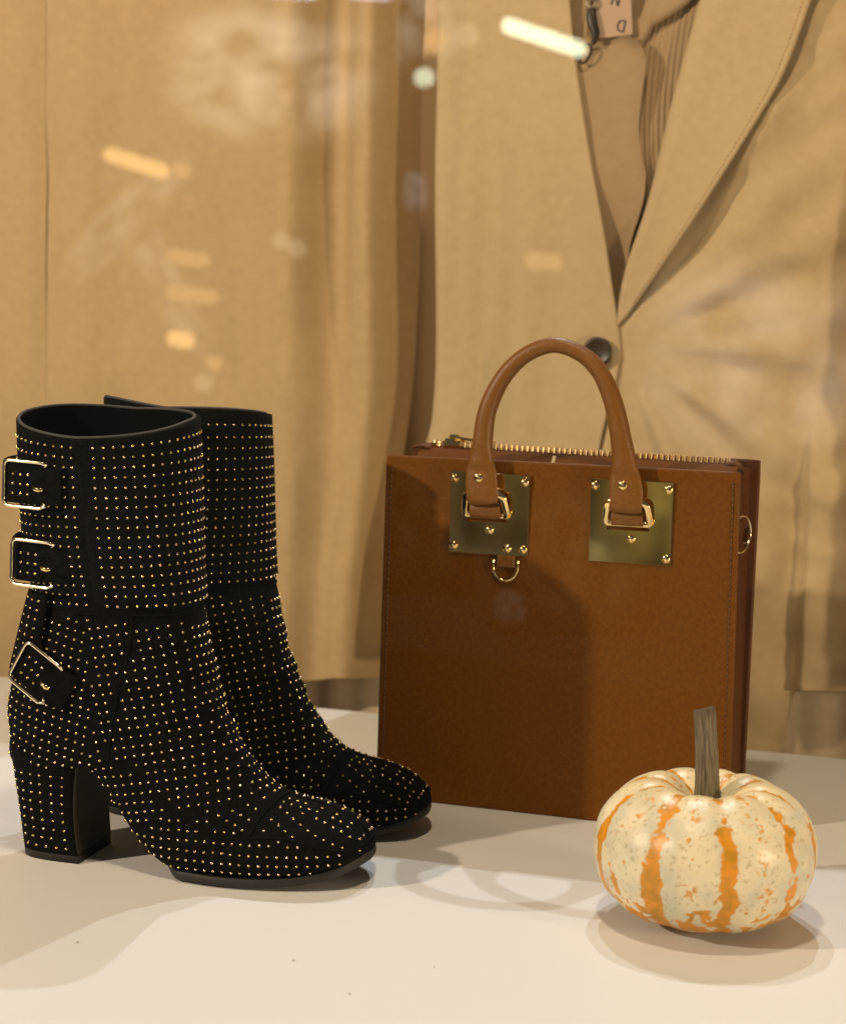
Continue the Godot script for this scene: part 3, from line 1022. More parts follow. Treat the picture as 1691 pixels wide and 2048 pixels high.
	b.sweep(arc, [0.0032], [0.0008], [Vector3(1, 0, 0.3)], 10, false, true, 3.0)
	part("side_ring", b, M.pale_gold, t)
	b = MB.new()
	b.box(Vector3(0.1205, 0.2125, 0.0), Vector3(0.004, 0.012, 0.014), Basis(Vector3.UP, -0.5), 0.001)
	part("ring_tab", b, M.side_leather, t)


func plate(b: MB, o: Rect2, i: Rect2, z0: float, z1: float) -> void:
	# a metal plate with a rectangular opening and a fine chamfer
	var ring := func(r: Rect2, z: float, k: float) -> PackedVector3Array:
		var row := PackedVector3Array()
		for p in [Vector2(0, 0), Vector2(1, 0), Vector2(1, 1), Vector2(0, 1)]:
			var q: Vector2 = r.position + r.size * p - (p - Vector2(0.5, 0.5)) * 2.0 * k
			row.append(Vector3(q.x, q.y, z))
		return row
	var loops := [ring.call(o, z0, 0.0), ring.call(o, z1 - 0.0004, 0.0), ring.call(o, z1, 0.0004), ring.call(i, z1, 0.0), ring.call(i, z0, 0.0)]
	for k in loops.size() - 1:
		for j in 4:
			var j2 := (j + 1) % 4
			b.poly([loops[k][j], loops[k + 1][j], loops[k + 1][j2], loops[k][j2]])


func dome(b: MB, at: Vector3, r: float, h: float, turn: Basis) -> void:
	var pr := []
	for k in 7:
		var f := PI / 2 * k / 6.0
		pr.append(Vector2(r * sin(f), h * cos(f)))
	pr.append(Vector2(r, -0.0003))
	b.lathe(pr, 18, at, turn)


# ---------------------------------------------------------------- pumpkin

func pumpkin() -> void:
	var t := thing("pumpkin", "small cream pumpkin with orange stripes and a brown stalk, before the handbag", "pumpkin", Vector3(0.1730, 0, -0.990), 0.0)
	var n := FastNoiseLite.new()
	n.seed = 12
	n.frequency = 1.0
	n.fractal_octaves = 4
	var n2 := FastNoiseLite.new()
	n2.seed = 77
	n2.frequency = 1.0
	n2.fractal_octaves = 3
	var stripes := [-1.96, -1.36, -0.62, 0.045, 0.74, 1.22, 1.86, 2.5, 3.1, -2.6]
	var wide := [0.06, 0.075, 0.105, 0.085, 0.075, 0.05, 0.06, 0.08, 0.07, 0.08]
	var rows := []
	var cols := []
	var na := 520
	var nl := 220
	for j in nl + 1:
		var lat := PI * j / nl
		var row := PackedVector3Array()
		var col := PackedColorArray()
		for i in na:
			var a := TAU * i / na - PI
			var d := 9.0
			var w := 0.06
			for k in stripes.size():
				var e := absf(angle_difference(a, stripes[k]))
				if e < d:
					d = e
					w = wide[k]
			var up := cos(lat)
			var groove := exp(-pow(d / 0.13, 2.0))
			var r := 0.0658
			var rad := r * pow(sin(lat), 0.72) * (1.0 - groove * (0.012 + 0.05 * pow(maxf(up, 0.0), 1.5) + 0.045 * pow(maxf(-up, 0.0), 2.0)))
			rad *= 1.0 + 0.012 * n2.get_noise_2d(cos(a) * 1.3 + 9.0, sin(a) * 1.3 + up)
			var y := 0.0455 + (0.0430 if up > 0 else 0.0460) * signf(up) * pow(absf(up), 0.86)
			# dimples at the stalk and below
			var c0 := exp(-pow(rad / 0.021, 2.0))
			y -= (0.019 * c0 if up > 0 else -0.012 * exp(-pow(rad / 0.03, 2.0)))
			y += 0.0012 * (1.0 - groove) * exp(-pow((rad - 0.030) / 0.015, 2.0)) * (1.0 if up > 0 else 0.0)
			var p := Vector3(rad * sin(a), y, rad * cos(a))
			row.append(p)
			# colour: cream skin, ragged orange stripes, orange flecks growing towards the base
			var q := p * 52.0
			var g := n.get_noise_3dv(q * Vector3(1.0, 0.55, 1.0))
			var g2 := n.get_noise_3dv(q * 2.3 + Vector3(7, 3, 1))
			var low := smoothstep(0.035, -0.8, up)
			var orange := smoothstep(-0.010, 0.016, w * (0.84 + 0.25 * low) + 0.11 * g + 0.09 * g2 - d - 0.02 * smoothstep(0.3, 0.9, up))
			var fleck := smoothstep(0.0, 0.05, g * 0.6 + g2 * 0.8 - 0.45 + 0.54 * low - 0.10 * smoothstep(0.0, 0.5, up))
			var thin := smoothstep(0.0, 0.03, g2 + 0.35 * g - 0.28) * exp(-pow((d - 0.31) / 0.05, 2.0)) * 0.9
			orange = clampf(maxf(orange, maxf(fleck, thin)), 0, 1)
			var cream := Color(0.74, 0.66, 0.46).lerp(Color(0.57, 0.545, 0.415), clampf(0.5 + n2.get_noise_3dv(q * 0.7) * 1.2, 0, 1))
			cream = cream.lerp(Color(0.70, 0.50, 0.16), 0.45 * smoothstep(0.55, 1.0, up))
			var ora := Color(0.70, 0.28, 0.018).lerp(Color(0.48, 0.23, 0.014), clampf(0.4 + n2.get_noise_3dv(q * 1.6 + Vector3(4, 4, 4)) * 1.4, 0, 1))
			var cc := cream.lerp(ora, orange)
			var spot_ := smoothstep(0.34, 0.42, n2.get_noise_3dv(q * 4.5)) * 0.45
			cc = cc.lerp(Color(0.30, 0.24, 0.06), spot_ * (1.0 - orange * 0.6))
			col.append(cc)
		rows.append(row)
		cols.append(col)
	var b := MB.new()
	b.grid(rows, true, false, true, cols)
	part("rind", b, M.skin, t)
	# ridged stalk, flared at the foot, cut square at the top
	rows = []
	cols = []
	var keys := [Vector2(0.0, 0.0150), Vector2(0.05, 0.0115), Vector2(0.16, 0.0076), Vector2(0.5, 0.0063), Vector2(0.85, 0.0059), Vector2(0.96, 0.0062), Vector2(1.0, 0.0054)]
	for j in 61:
		var f := j / 60.0
		var row := PackedVector3Array()
		var col := PackedColorArray()
		for i in 90:
			var a := TAU * i / 90
			var r := curve(keys, f)
			r *= 1.0 + (0.09 + 0.08 * (1.0 - f)) * cos(a * 5.0 + f * 1.2) + 0.05 * cos(a * 11.0 + 1.0) + 0.05 * n.get_noise_3d(cos(a) * 6, f * 5.0, sin(a) * 6)
			var y := 0.0645 + f * 0.0655 + (0.0018 * cos(a - 0.8) + 0.0012 * n.get_noise_2d(a * 8.0, 3.0) if f > 0.97 else 0.0)
			row.append(Vector3(r * cos(a) - 0.0035 * f * f, y, r * sin(a)))
			var g := n.get_noise_3d(cos(a) * 9.0, f * 2.5, sin(a) * 9.0)
			var cc := Color(0.085, 0.068, 0.040).lerp(Color(0.225, 0.188, 0.118), clampf(0.45 + g * 1.3, 0, 1))
			cc = cc.lerp(Color(0.06, 0.045, 0.025), clampf(smoothstep(0.9, 1.0, f) * (0.5 + g), 0, 1))
			cc = cc.lerp(Color(0.30, 0.24, 0.13), 0.5 * smoothstep(0.14, 0.0, f))
			col.append(cc)
		rows.append(row)
		cols.append(col)
	var cap := PackedVector3Array()
	var capc := PackedColorArray()
	for i in 90:
		cap.append(Vector3(-0.0035, 0.1290, 0))
		capc.append(Color(0.10, 0.075, 0.045))
	rows.append(cap)
	cols.append(capc)
	b = MB.new()
	b.grid(rows, true, false, false, cols)
	part("stalk", b, M.stem, t)


# ---------------------------------------------------------------- boots

# rings from the top of the shaft down and round to the toe: back or bottom point, front or top point (x forward, y up), half width, squareness of the lower half
const RINGS := [
	[-0.0105, 0.2835, 0.1045, 0.2880, 0.0460, 2.3], [-0.0095, 0.2500, 0.1065, 0.2540, 0.0450, 2.3], [-0.0080, 0.2175, 0.1080, 0.2215, 0.0435, 2.3],
	[-0.0045, 0.1910, 0.1092, 0.1960, 0.0415, 2.3], [-0.0005, 0.1715, 0.1110, 0.1740, 0.0395, 2.3], [-0.0055, 0.1520, 0.1150, 0.1535, 0.0385, 2.3],
	[-0.0140, 0.1275, 0.1195, 0.1345, 0.0375, 2.3], [-0.0200, 0.1000, 0.1255, 0.1160, 0.0360, 2.3], [-0.0192, 0.0760, 0.1310, 0.1012, 0.0345, 2.3],
	[-0.0160, 0.0600, 0.1365, 0.0892, 0.0330, 2.6], [0.0080, 0.0620, 0.1425, 0.0791, 0.0325, 3.0], [0.0325, 0.0672, 0.1485, 0.0715, 0.0320, 3.4],
	[0.0485, 0.0580, 0.1555, 0.0630, 0.0320, 3.8], [0.0635, 0.0400, 0.1640, 0.0566, 0.0330, 4.0], [0.0790, 0.0205, 0.1735, 0.0520, 0.0350, 4.0],
	[0.0985, 0.0065, 0.1835, 0.0495, 0.0380, 4.0], [0.1220, 0.0050, 0.1940, 0.0474, 0.0410, 4.0], [0.1520, 0.0050, 0.2040, 0.0444, 0.0425, 4.0],
	[0.1780, 0.0062, 0.2130, 0.0402, 0.0405, 3.6], [0.2000, 0.0095, 0.2207, 0.0344, 0.0350, 3.0], [0.2170, 0.0145, 0.2257, 0.0280, 0.0250, 2.4], [0.2262, 0.0195, 0.2282, 0.0225, 0.0080, 2.0]]
const NT := 168
const NP := 96
var surf: Array      # NT + 1 rows of NP points on the boot being built
var surf_n: Array
var side_sign := 1.0


func ring_at(t: float) -> Array:
	# Catmull-Rom through RINGS, t from 0 to 1
	var f := clampf(t, 0, 1) * (RINGS.size() - 1)
	var i := mini(int(f), RINGS.size() - 2)
	var g := f - i
	var out := []
	for k in 6:
		out.append(cubic_interpolate(RINGS[i][k], RINGS[i + 1][k], RINGS[maxi(i - 1, 0)][k], RINGS[mini(i + 2, RINGS.size() - 1)][k], g))
	return out


func boot_point(t: float, phi: float) -> Vector3:
	var r := ring_at(t)
	var bk := Vector2(r[0], r[1])
	var fr := Vector2(r[2], r[3])
	var foot := smoothstep(9.0, 13.0, t * (RINGS.size() - 1))
	var mid := lerpf(0.5, 0.40, foot)
	var c := cos(phi)
	var s := sin(phi)
	var n: float = r[5] if c < 0 else lerpf(2.3, 1.95, foot)
	var cc := signf(c) * pow(absf(c), 2.0 / n)
	var ss := signf(s) * pow(absf(s), 2.0 / n)
	var along := mid + cc * (mid if c < 0 else 1.0 - mid)
	var p := bk.lerp(fr, along)
	var z: float = r[4] * ss
	# the sole turns in a little towards the big toe
	z -= 0.008 * smoothstep(0.10, 0.23, p.x) * foot
	# the topline dips at the outside and rises at the inside and back
	var top := exp(-t * 30.0)
	p.y += top * (-0.0085 * maxf(s, 0.0) + 0.006 * maxf(-s, 0.0) + (0.007 if side_sign > 0 else 0.012) * maxf(-c, 0.0))
	# soft dents in the suede round the ankle
	var tt := t * (RINGS.size() - 1)
	var wr := exp(-pow((tt - 8.0) / 3.0, 2.0)) * 0.0009 * (sin(tt * 5.0 + c * 3.0) + 0.7 * sin(tt * 2.3 + s * 5.0 + 1.0)) * (0.4 + 0.6 * maxf(c, 0.0))
	z += wr * s * 1.5
	p.x += wr * c
	return Vector3(p.x, p.y, side_sign * z)


func build_surface() -> void:
	surf = []
	surf_n = []
	for i in NT + 1:
		var row := PackedVector3Array()
		for k in NP:
			row.append(boot_point(float(i) / NT, TAU * k / NP))
		surf.append(row)
	for i in NT + 1:
		var row := PackedVector3Array()
		for k in NP:
			var dt: Vector3 = surf[mini(i + 1, NT)][k] - surf[maxi(i - 1, 0)][k]
			var dp: Vector3 = surf[i][(k + 1) % NP] - surf[i][(k - 1 + NP) % NP]
			row.append((dp.cross(dt) * side_sign).normalized())
		surf_n.append(row)


func on_boot(t: float, phi: float, off := 0.0) -> Vector3:
	var f := clampf(t, 0, 1) * NT
	var i := mini(int(f), NT - 1)
	var g := fposmod(phi / TAU, 1.0) * NP
	var k := int(g) % NP
	var k2 := (k + 1) % NP
	var a := f - i
	var b := g - floorf(g)
	var p: Vector3 = surf[i][k].lerp(surf[i][k2], b).lerp(surf[i + 1][k].lerp(surf[i + 1][k2], b), a)
	return p + normal_on(t, phi) * off if off != 0.0 else p


func normal_on(t: float, phi: float) -> Vector3:
	var f := clampf(t, 0, 1) * NT
	var i := mini(int(f), NT - 1)
	var g := fposmod(phi / TAU, 1.0) * NP
	var k := int(g) % NP
	var k2 := (k + 1) % NP
	var a := f - i
	var b := g - floorf(g)
	return surf_n[i][k].lerp(surf_n[i][k2], b).lerp(surf_n[i + 1][k].lerp(surf_n[i + 1][k2], b), a).normalized()


func seam(b: MB, path: Array) -> void:
	# path of (t, phi): a fine raised welt on the boot
	var pts := []
	for i in path.size() - 1:
		for k in 10:
			var q: Vector2 = path[i].cubic_interpolate(path[i + 1], path[maxi(i - 1, 0)], path[mini(i + 2, path.size() - 1)], k / 10.0)
			pts.append(on_boot(q.x, q.y, 0.0002))
			avoid.append(pts[-1])
	b.tube(pts, 0.0008, 7)


var avoid := []
var cells := {}
var spots := []


func near_taken(p: Vector3, least: float) -> bool:
	var c := Vector3i((p / 0.006).floor())
	for x in range(-1, 2):
		for y in range(-1, 2):
			for z in range(-1, 2):
				for q in cells.get(c + Vector3i(x, y, z), []):
					if p.distance_squared_to(q) < least * least:
						return true
	return false


func try_stud(p: Vector3, n: Vector3, least: float) -> void:
	if near_taken(p, least):
		return
	for q in avoid:
		if p.distance_squared_to(q) < 0.0022 * 0.0022:
			return
	var c := Vector3i((p / 0.006).floor())
	if not cells.has(c):
		cells[c] = []
	cells[c].append(p)
	spots.append([p, n])


func ring_studs(t: float, start: float, phi0: float, phi1: float, off: float, step: float, least: float) -> void:
	# studs at equal steps of arc length along the ring, out from start both ways
	for dir in [-1.0, 1.0]:
		var phi := start
		var last := on_boot(t, phi, off)
		if dir > 0:
			try_stud(last, normal_on(t, phi), least)
		var run := 0.0
		var lim := phi0 if dir < 0 else phi1
		while (phi > lim) if dir < 0 else (phi < lim):
			phi += dir * 0.012
			var p := on_boot(t, phi, off)
			run += p.distance_to(last)
			last = p
			if run >= step:
				run -= step
				try_stud(p, normal_on(t, phi), least)


func lattice(e: float, nr: float, step: float) -> void:
	# e = 1 outside, -1 inside: the surface sampled finely, the sample nearest to each node of the panel's lattice taken
	var best := {}
	var nt := 620
	for i in nt:
		var t := lerpf(4.45 / nr, 20.7 / nr, i / (nt - 1.0))
		var k := t * nr
		for j in 230:
			var ph := deg_to_rad(lerpf(22.0, 150.0, j / 229.0)) * e
			var n := normal_on(t, ph)
			if n.z * side_sign * e < 0.36:
				continue
			var p := on_boot(t, ph, 0.0002)
			var zone := 0
			var turn := -0.20
			if k > 13.4:
				zone = 2 if absf(ph) > deg_to_rad(64) else 3
				turn = 0.03 if zone == 2 else -0.42
			elif p.x > 0.052:
				zone = 1
				turn = 0.20
			var q := Vector2(p.x, p.y).rotated(-turn) / step
			var node := q.round()
			var d := q.distance_squared_to(node)
			if d > 0.012:
				continue
			var key := Vector3i(int(node.x), int(node.y), zone)
			if not best.has(key) or best[key][0] > d:
				best[key] = [d, p, n]
	for key in best:
		try_stud(best[key][1], best[key][2], 0.0050)


func stud_cloud(called: String, places: Array, parent: Node, seed_: int) -> void:
	var b := MB.new()
	var r := 0.00094
	b.lathe([Vector2(0, 0.00075), Vector2(r * 0.45, 0.00068), Vector2(r * 0.80, 0.0004), Vector2(r, 0.0), Vector2(r, -0.0003)], 8, Vector3.ZERO)
	var mm := MultiMesh.new()
	mm.transform_format = MultiMesh.TRANSFORM_3D
	mm.use_colors = true
	mm.mesh = b.mesh()
	mm.instance_count = places.size()
	var g := RandomNumberGenerator.new()
	g.seed = seed_
	for i in places.size():
		var n: Vector3 = places[i][1]
		n = (n + Vector3(g.randfn(0, 0.10), g.randfn(0, 0.10), g.randfn(0, 0.10))).normalized()
		var x := n.cross(Vector3(0.3, 0.2, 0.93)).normalized()
		var s := g.randf_range(0.92, 1.08)
		var bs := Basis(x, n, x.cross(n)).scaled(Vector3(s, s, s))
		mm.set_instance_transform(i, Transform3D(bs, places[i][0]))
		var k := g.randf()
		var col := Color(0.64, 0.53, 0.27) if k < 0.5 else (Color(0.55, 0.56, 0.20) if k < 0.75 else (Color(0.80, 0.72, 0.58) if k < 0.92 else Color(0.80, 0.58, 0.50)))
		mm.set_instance_color(i, col)
	var o := MultiMeshInstance3D.new()
	o.name = called
	o.multimesh = mm
	o.material_override = M.stud
	o.set_meta("kind", "stuff")
	parent.add_child(o, true)


func boot(sg: float, at: Vector3, turn: float, label: String) -> void:
	side_sign = sg
	avoid = []
	cells = {}
	spots = []
	build_surface()
	var t := thing("ankle_boot", label, "boot", at, turn, "pair of studded ankle boots")
	var nr := RINGS.size() - 1.0
	# upper: the outer surface, rolled over at the topline, closed at the toe
	var rows := []
	var inner := PackedVector3Array()
	var lip := PackedVector3Array()
	for k in NP:
		inner.append(surf[1][k] - surf_n[1][k] * 0.0030 + Vector3(0, 0.0008, 0))
		lip.append(surf[0][k] - surf_n[1][k] * 0.0014 + Vector3(0, 0.0010, 0))
	rows.append(lip)
	rows.append_array(surf)
	var tip := PackedVector3Array()
	for k in NP:
		tip.append(surf[NT][0].lerp(surf[NT][NP / 2], 0.5) + Vector3(0.0006, 0, 0))
	rows.append(tip)
	var b := MB.new()
	b.grid(rows, true, false, sg > 0)
	var upper := part("upper", b, M.suede, t)
	# lining inside the shaft, with a paler cut edge along the topline
	rows = []
	for i in range(0, 64, 3):
		var row := PackedVector3Array()
		for k in NP:
			row.append(surf[i][k] - surf_n[maxi(i, 1)][k] * 0.0028)
		rows.append(row)
	var floor_row := PackedVector3Array()
	for k in NP:
		floor_row.append(surf[63][0].lerp(surf[63][NP / 2], 0.5))
	rows.append(floor_row)
	b = MB.new()
	b.grid(rows, true, false, sg < 0)
	part("lining", b, M.lining, t)
	b = MB.new()
	var path := []
	for k in NP:
		path.append(surf[0][k] - surf_n[1][k] * 0.0016 + Vector3(0, 0.0006, 0))
	b.tube(path, 0.0011, 7, true)
	part("topline_edge", b, M.rim_edge, t)
	# front flap: wraps the front of the shaft and overlaps the back part on the outside
	var ta := 4.1 / nr
	var flap := MB.new()
	var fr := []
	for j in 41:
		var row := PackedVector3Array()
		var v := j / 40.0
		for i in 91:
			var u := i / 90.0
			var ph := lerpf(deg_to_rad(-118), deg_to_rad(79 + 9 * smoothstep(0.0, 0.5, v)), u)
			var round_ := smoothstep(0.94, 1.0, u) * smoothstep(0.10, 0.0, v) * 0.005
			var lift := 0.0020 * minf(1.0, minf(u, 1.0 - u) * 60.0) * minf(1.0, (1.0 - v) * 30.0)
			row.append(on_boot(lerpf(0.0, ta, v), ph, lift + 0.0002) - Vector3(0, round_, 0))
		fr.append(row)
	var topin := PackedVector3Array()
	for i in 91:
		topin.append(fr[0][i] - normal_on(0.01, lerpf(deg_to_rad(-118), deg_to_rad(79), i / 90.0)) * 0.0022 + Vector3(0, 0.0004, 0))
	fr.push_front(topin)
	flap.grid(fr, false, false, sg > 0)
	part("front_flap", flap, M.suede, t)
	# seams
	b = MB.new()
	var d2 := func(deg: float) -> float: return deg_to_rad(deg)
	seam(b, [Vector2(15.2 / nr, d2.call(72)), Vector2(16.5 / nr, d2.call(60)), Vector2(18.0 / nr, d2.call(62)), Vector2(19.4 / nr, d2.call(58)), Vector2(20.0 / nr, d2.call(30)), Vector2(20.1 / nr, 0.0), Vector2(20.0 / nr, d2.call(-30)), Vector2(19.4 / nr, d2.call(-58)), Vector2(18.0 / nr, d2.call(-62)), Vector2(16.5 / nr, d2.call(-60)), Vector2(15.2 / nr, d2.call(-72))])
	seam(b, [Vector2(15.6 / nr, d2.call(70)), Vector2(14.6 / nr, d2.call(45)), Vector2(13.9 / nr, d2.call(20)), Vector2(13.8 / nr, 0.0), Vector2(13.9 / nr, d2.call(-20)), Vector2(14.6 / nr, d2.call(-45)), Vector2(15.6 / nr, d2.call(-70))])
	seam(b, [Vector2(13.8 / nr, 0.0), Vector2(16.0 / nr, 0.0), Vector2(18.0 / nr, 0.0), Vector2(20.1 / nr, 0.0)])
	seam(b, [Vector2(15.2 / nr, d2.call(72)), Vector2(13.5 / nr, d2.call(85)), Vector2(11.0 / nr, d2.call(92)), Vector2(8.0 / nr, d2.call(84)), Vector2(5.5 / nr, d2.call(70)), Vector2(4.2 / nr, d2.call(66))])
	seam(b, [Vector2(4.25 / nr, d2.call(100)), Vector2(4.25 / nr, d2.call(50)), Vector2(4.25 / nr, 0.0), Vector2(4.25 / nr, d2.call(-60)), Vector2(4.25 / nr, d2.call(-118))])
	part("seam", b, M.suede, upper)
	# heel: a tapering D-shaped block with a rubber tip
	var heel_rows := []
	for j in 26:
		var f := j / 25.0
		heel_rows.append(heel_ring(lerpf(0.0045, 0.074, f)))
	b = MB.new()
	b.grid(heel_rows, true, false, sg < 0)
	var heel := part("heel", b, M.suede, t)
	b = MB.new()
	var lo := heel_ring(0.0)
	var hi := heel_ring(0.0052)
	var mid := PackedVector3Array()
	for p in lo:
		mid.append(Vector3(0.018, 0.0, 0))
	b.grid([mid, lo, hi], true, false, sg < 0)
	part("heel_tip", b, M.rubber, heel)
	b = MB.new()
	b.sheet(func(u: float, v: float) -> Vector3:
		var y := lerpf(0.0062, 0.066, u)
		var hw := heel_half(y) * 0.985
		return Vector3(heel_front(y) + 0.0008, y, sg * lerpf(-hw, hw, v)), 20, 10, 0.0006, Vector3(-1, 0, 0))
	part("heel_breast", b, M.black_leather, heel)
	# sole: thin black layer under the forefoot and arch, a little proud of the upper
	var sole_rows := []
	var sole_low := []
	for i in 60:
		var tt := lerpf(14.75 / nr, 20.9 / nr, i / 59.0)
		var r := ring_at(tt)
		var row := PackedVector3Array()
		for k in 25:
			var f := -1.0 + 2.0 * k / 24.0
			var w: float = r[4] * lerpf(0.86, 0.955, smoothstep(14.75, 17.0, tt * nr)) * signf(f) * pow(absf(f), 0.9) * sqrt(clampf((i + 0.6) / 9.0, 0.0, 1.0))
			var lift := 0.0014 * pow(absf(f), 3.0)
			var base := Vector2(r[0], r[1])
			var out := 0.0015 * smoothstep(18.0, 20.9, tt * nr)
			row.append(Vector3(base.x + out, base.y + lift + 0.0006, sg * (w - 0.008 * smoothstep(0.10, 0.23, base.x))))
		sole_rows.append(row)
		var lowrow := PackedVector3Array()
		for k in 25:
			lowrow.append(row[k] - Vector3(0, minf(0.0050 * smoothstep(14.7, 15.6, tt * nr) + 0.0004, row[k].y - 0.0001), 0) + Vector3(0, 0, (0.0006 if k == 0 else 0.0) * -sg))
		sole_low.append(lowrow)
	b = MB.new()
	b.grid(sole_rows, false, false, sg < 0)
	b.grid(sole_low, false, false, sg > 0)
	for k in [0, 24]:
		var a := PackedVector3Array()
		var c := PackedVector3Array()
		var m := PackedVector3Array()
		for i in 60:
			a.append(sole_rows[i][k])
			c.append(sole_low[i][k])
			m.append(a[i].lerp(c[i], 0.5) + Vector3(0, 0, sg * (0.0012 if k == 24 else -0.0012)))
		b.grid([a, m, c], false, false, k == 0)
	b.grid([sole_rows[59], sole_low[59]], false, false, true)
	b.grid([sole_rows[0], sole_low[0]], false, false, false)
	part("sole", b, M.rubber, t)
	straps(t, sg)
	# loose end of the lowest strap, standing off the back of the ankle
	var tail := func(u: float, v: float) -> Vector3:
		var a := Vector3(0.0075, 0.179, 0.031).lerp(Vector3(-0.0125, 0.1250, 0.0215), v)
		var c := Vector3(0.0240, 0.177, 0.0395).lerp(Vector3(0.0125, 0.1205, 0.0365), v)
		var p := a.lerp(c, u)
		p.z += 0.003 * sin(PI * u) - 0.002 * v * v
		return Vector3(p.x, p.y, p.z * sg)
	b = MB.new()
	b.sheet(tail, 8, 16, 0.0022, Vector3(0.2, 0, -sg))
	var tl := part("strap_end", b, M.suede, t)
	var ts := []
	for i in 3:
		for j in 9:
			var p: Vector3 = tail.call(0.14 + i * 0.30, 0.07 + j * 0.107)
			ts.append([p, Vector3(-0.35, 0.1, 0.93 * sg).normalized()])
	stud_cloud("studs", ts, tl, 14)
	# studs: rows round the shaft, a fan over the ankle, columns up from the sole on the foot
	var step := 0.0060
	var s := 0.0
	var last := on_boot(0.0, PI / 2)
	var tt := 0.0
	while tt < 4.15 / nr:
		tt += 0.0006
		var p := on_boot(tt, PI / 2)
		s += p.distance_to(last)
		last = p
		if s >= step or (s >= 0.0052 and spots.is_empty()):
			s = 0.0
			if tt < 4.0 / nr:
				ring_studs(tt, deg_to_rad(74), deg_to_rad(-112), deg_to_rad(82), 0.0022, step, 0.0046)
			ring_studs(tt, deg_to_rad(92), deg_to_rad(90), deg_to_rad(236), 0.0002, step, 0.0046)
	# below the shaft: level lattices panel by panel on the outside and inside, rings over the top of the foot
	for e in [1.0, -1.0]:
		lattice(e, nr, step)
	s = 0.0
	tt = 20.6 / nr
	last = on_boot(tt, 0.6)
	while tt > 4.5 / nr:
		tt -= 0.0006
		var p := on_boot(tt, 0.6)
		s += p.distance_to(last)
		last = p
		if s >= step:
			s = 0.0
			ring_studs(tt, deg_to_rad(1), deg_to_rad(-75), deg_to_rad(75), 0.0002, step, 0.0054)
	s = 0.0
	tt = 4.5 / nr
	last = on_boot(tt, PI)
	while tt < 9.6 / nr:
		tt += 0.0006
		var p := on_boot(tt, PI)
		s += p.distance_to(last)
		last = p
		if s >= step:
			s = 0.0
			ring_studs(tt, PI, deg_to_rad(110), deg_to_rad(250), 0.0002, step, 0.0054)
	stud_cloud("studs", spots, upper, 3 if sg > 0 else 4)
	# heel studs: level rows round the outside, back and inside
	var hs := []
	var y := 0.0095
	while y < 0.064:
		var ring := heel_ring(y)
		var run := 0.0
		var skip := 0.0035
		for k in ring.size():
			var p := ring[k]
			var q := ring[(k + 1) % ring.size()]
			if p.x > heel_front(y) - 0.003 or absf(q.x - p.x) + absf(q.z - p.z) < 1e-6:
				continue
			run += p.distance_to(q)
			if run > step or (skip > 0.0 and run > skip):
				run = 0.0
				skip = 0.0
				var nn := Vector3(q.z - p.z, 0, p.x - q.x).normalized() 
				if nn.dot(Vector3(p.x - 0.015, 0, p.z)) < 0:
					nn = -nn
				if boot_covers(p, y):
					continue
				hs.append([p, nn])
		y += step
	stud_cloud("studs", hs, heel, 5)


func boot_covers(p: Vector3, y: float) -> bool:
	# whether the heel seat of the upper hides that height of the block
	return y > 0.0585


func heel_front(y: float) -> float:
	return 0.0392 + 0.0030 * sin(clampf(y / 0.066, 0, 1) * PI) * -1.0


func heel_half(y: float) -> float:
	return lerpf(0.0240, 0.0295, pow(clampf(y / 0.070, 0, 1), 1.2))


func heel_ring(y: float) -> PackedVector3Array:
	# D: flat breast in front, rounded back
	var f := clampf(y / 0.070, 0, 1)
	var back := lerpf(-0.0065, -0.0155, pow(f, 1.15))
	var fr := heel_front(y)
	var hw := heel_half(y)
	var row := PackedVector3Array()
	var steps := 60
	for k in steps:
		var a := PI * k / (steps - 1.0)
		var len_ := fr - back
		var x := fr - len_ * pow(absf(sin(a)), 0.62)
		var z := hw * signf(cos(a)) * pow(absf(cos(a)), 0.55)
		row.append(Vector3(x, y, side_sign * z))
	for k in range(1, 8):
		var z := lerpf(-hw, hw, k / 8.0)
		row.append(Vector3(fr, y, side_sign * z))
	return row


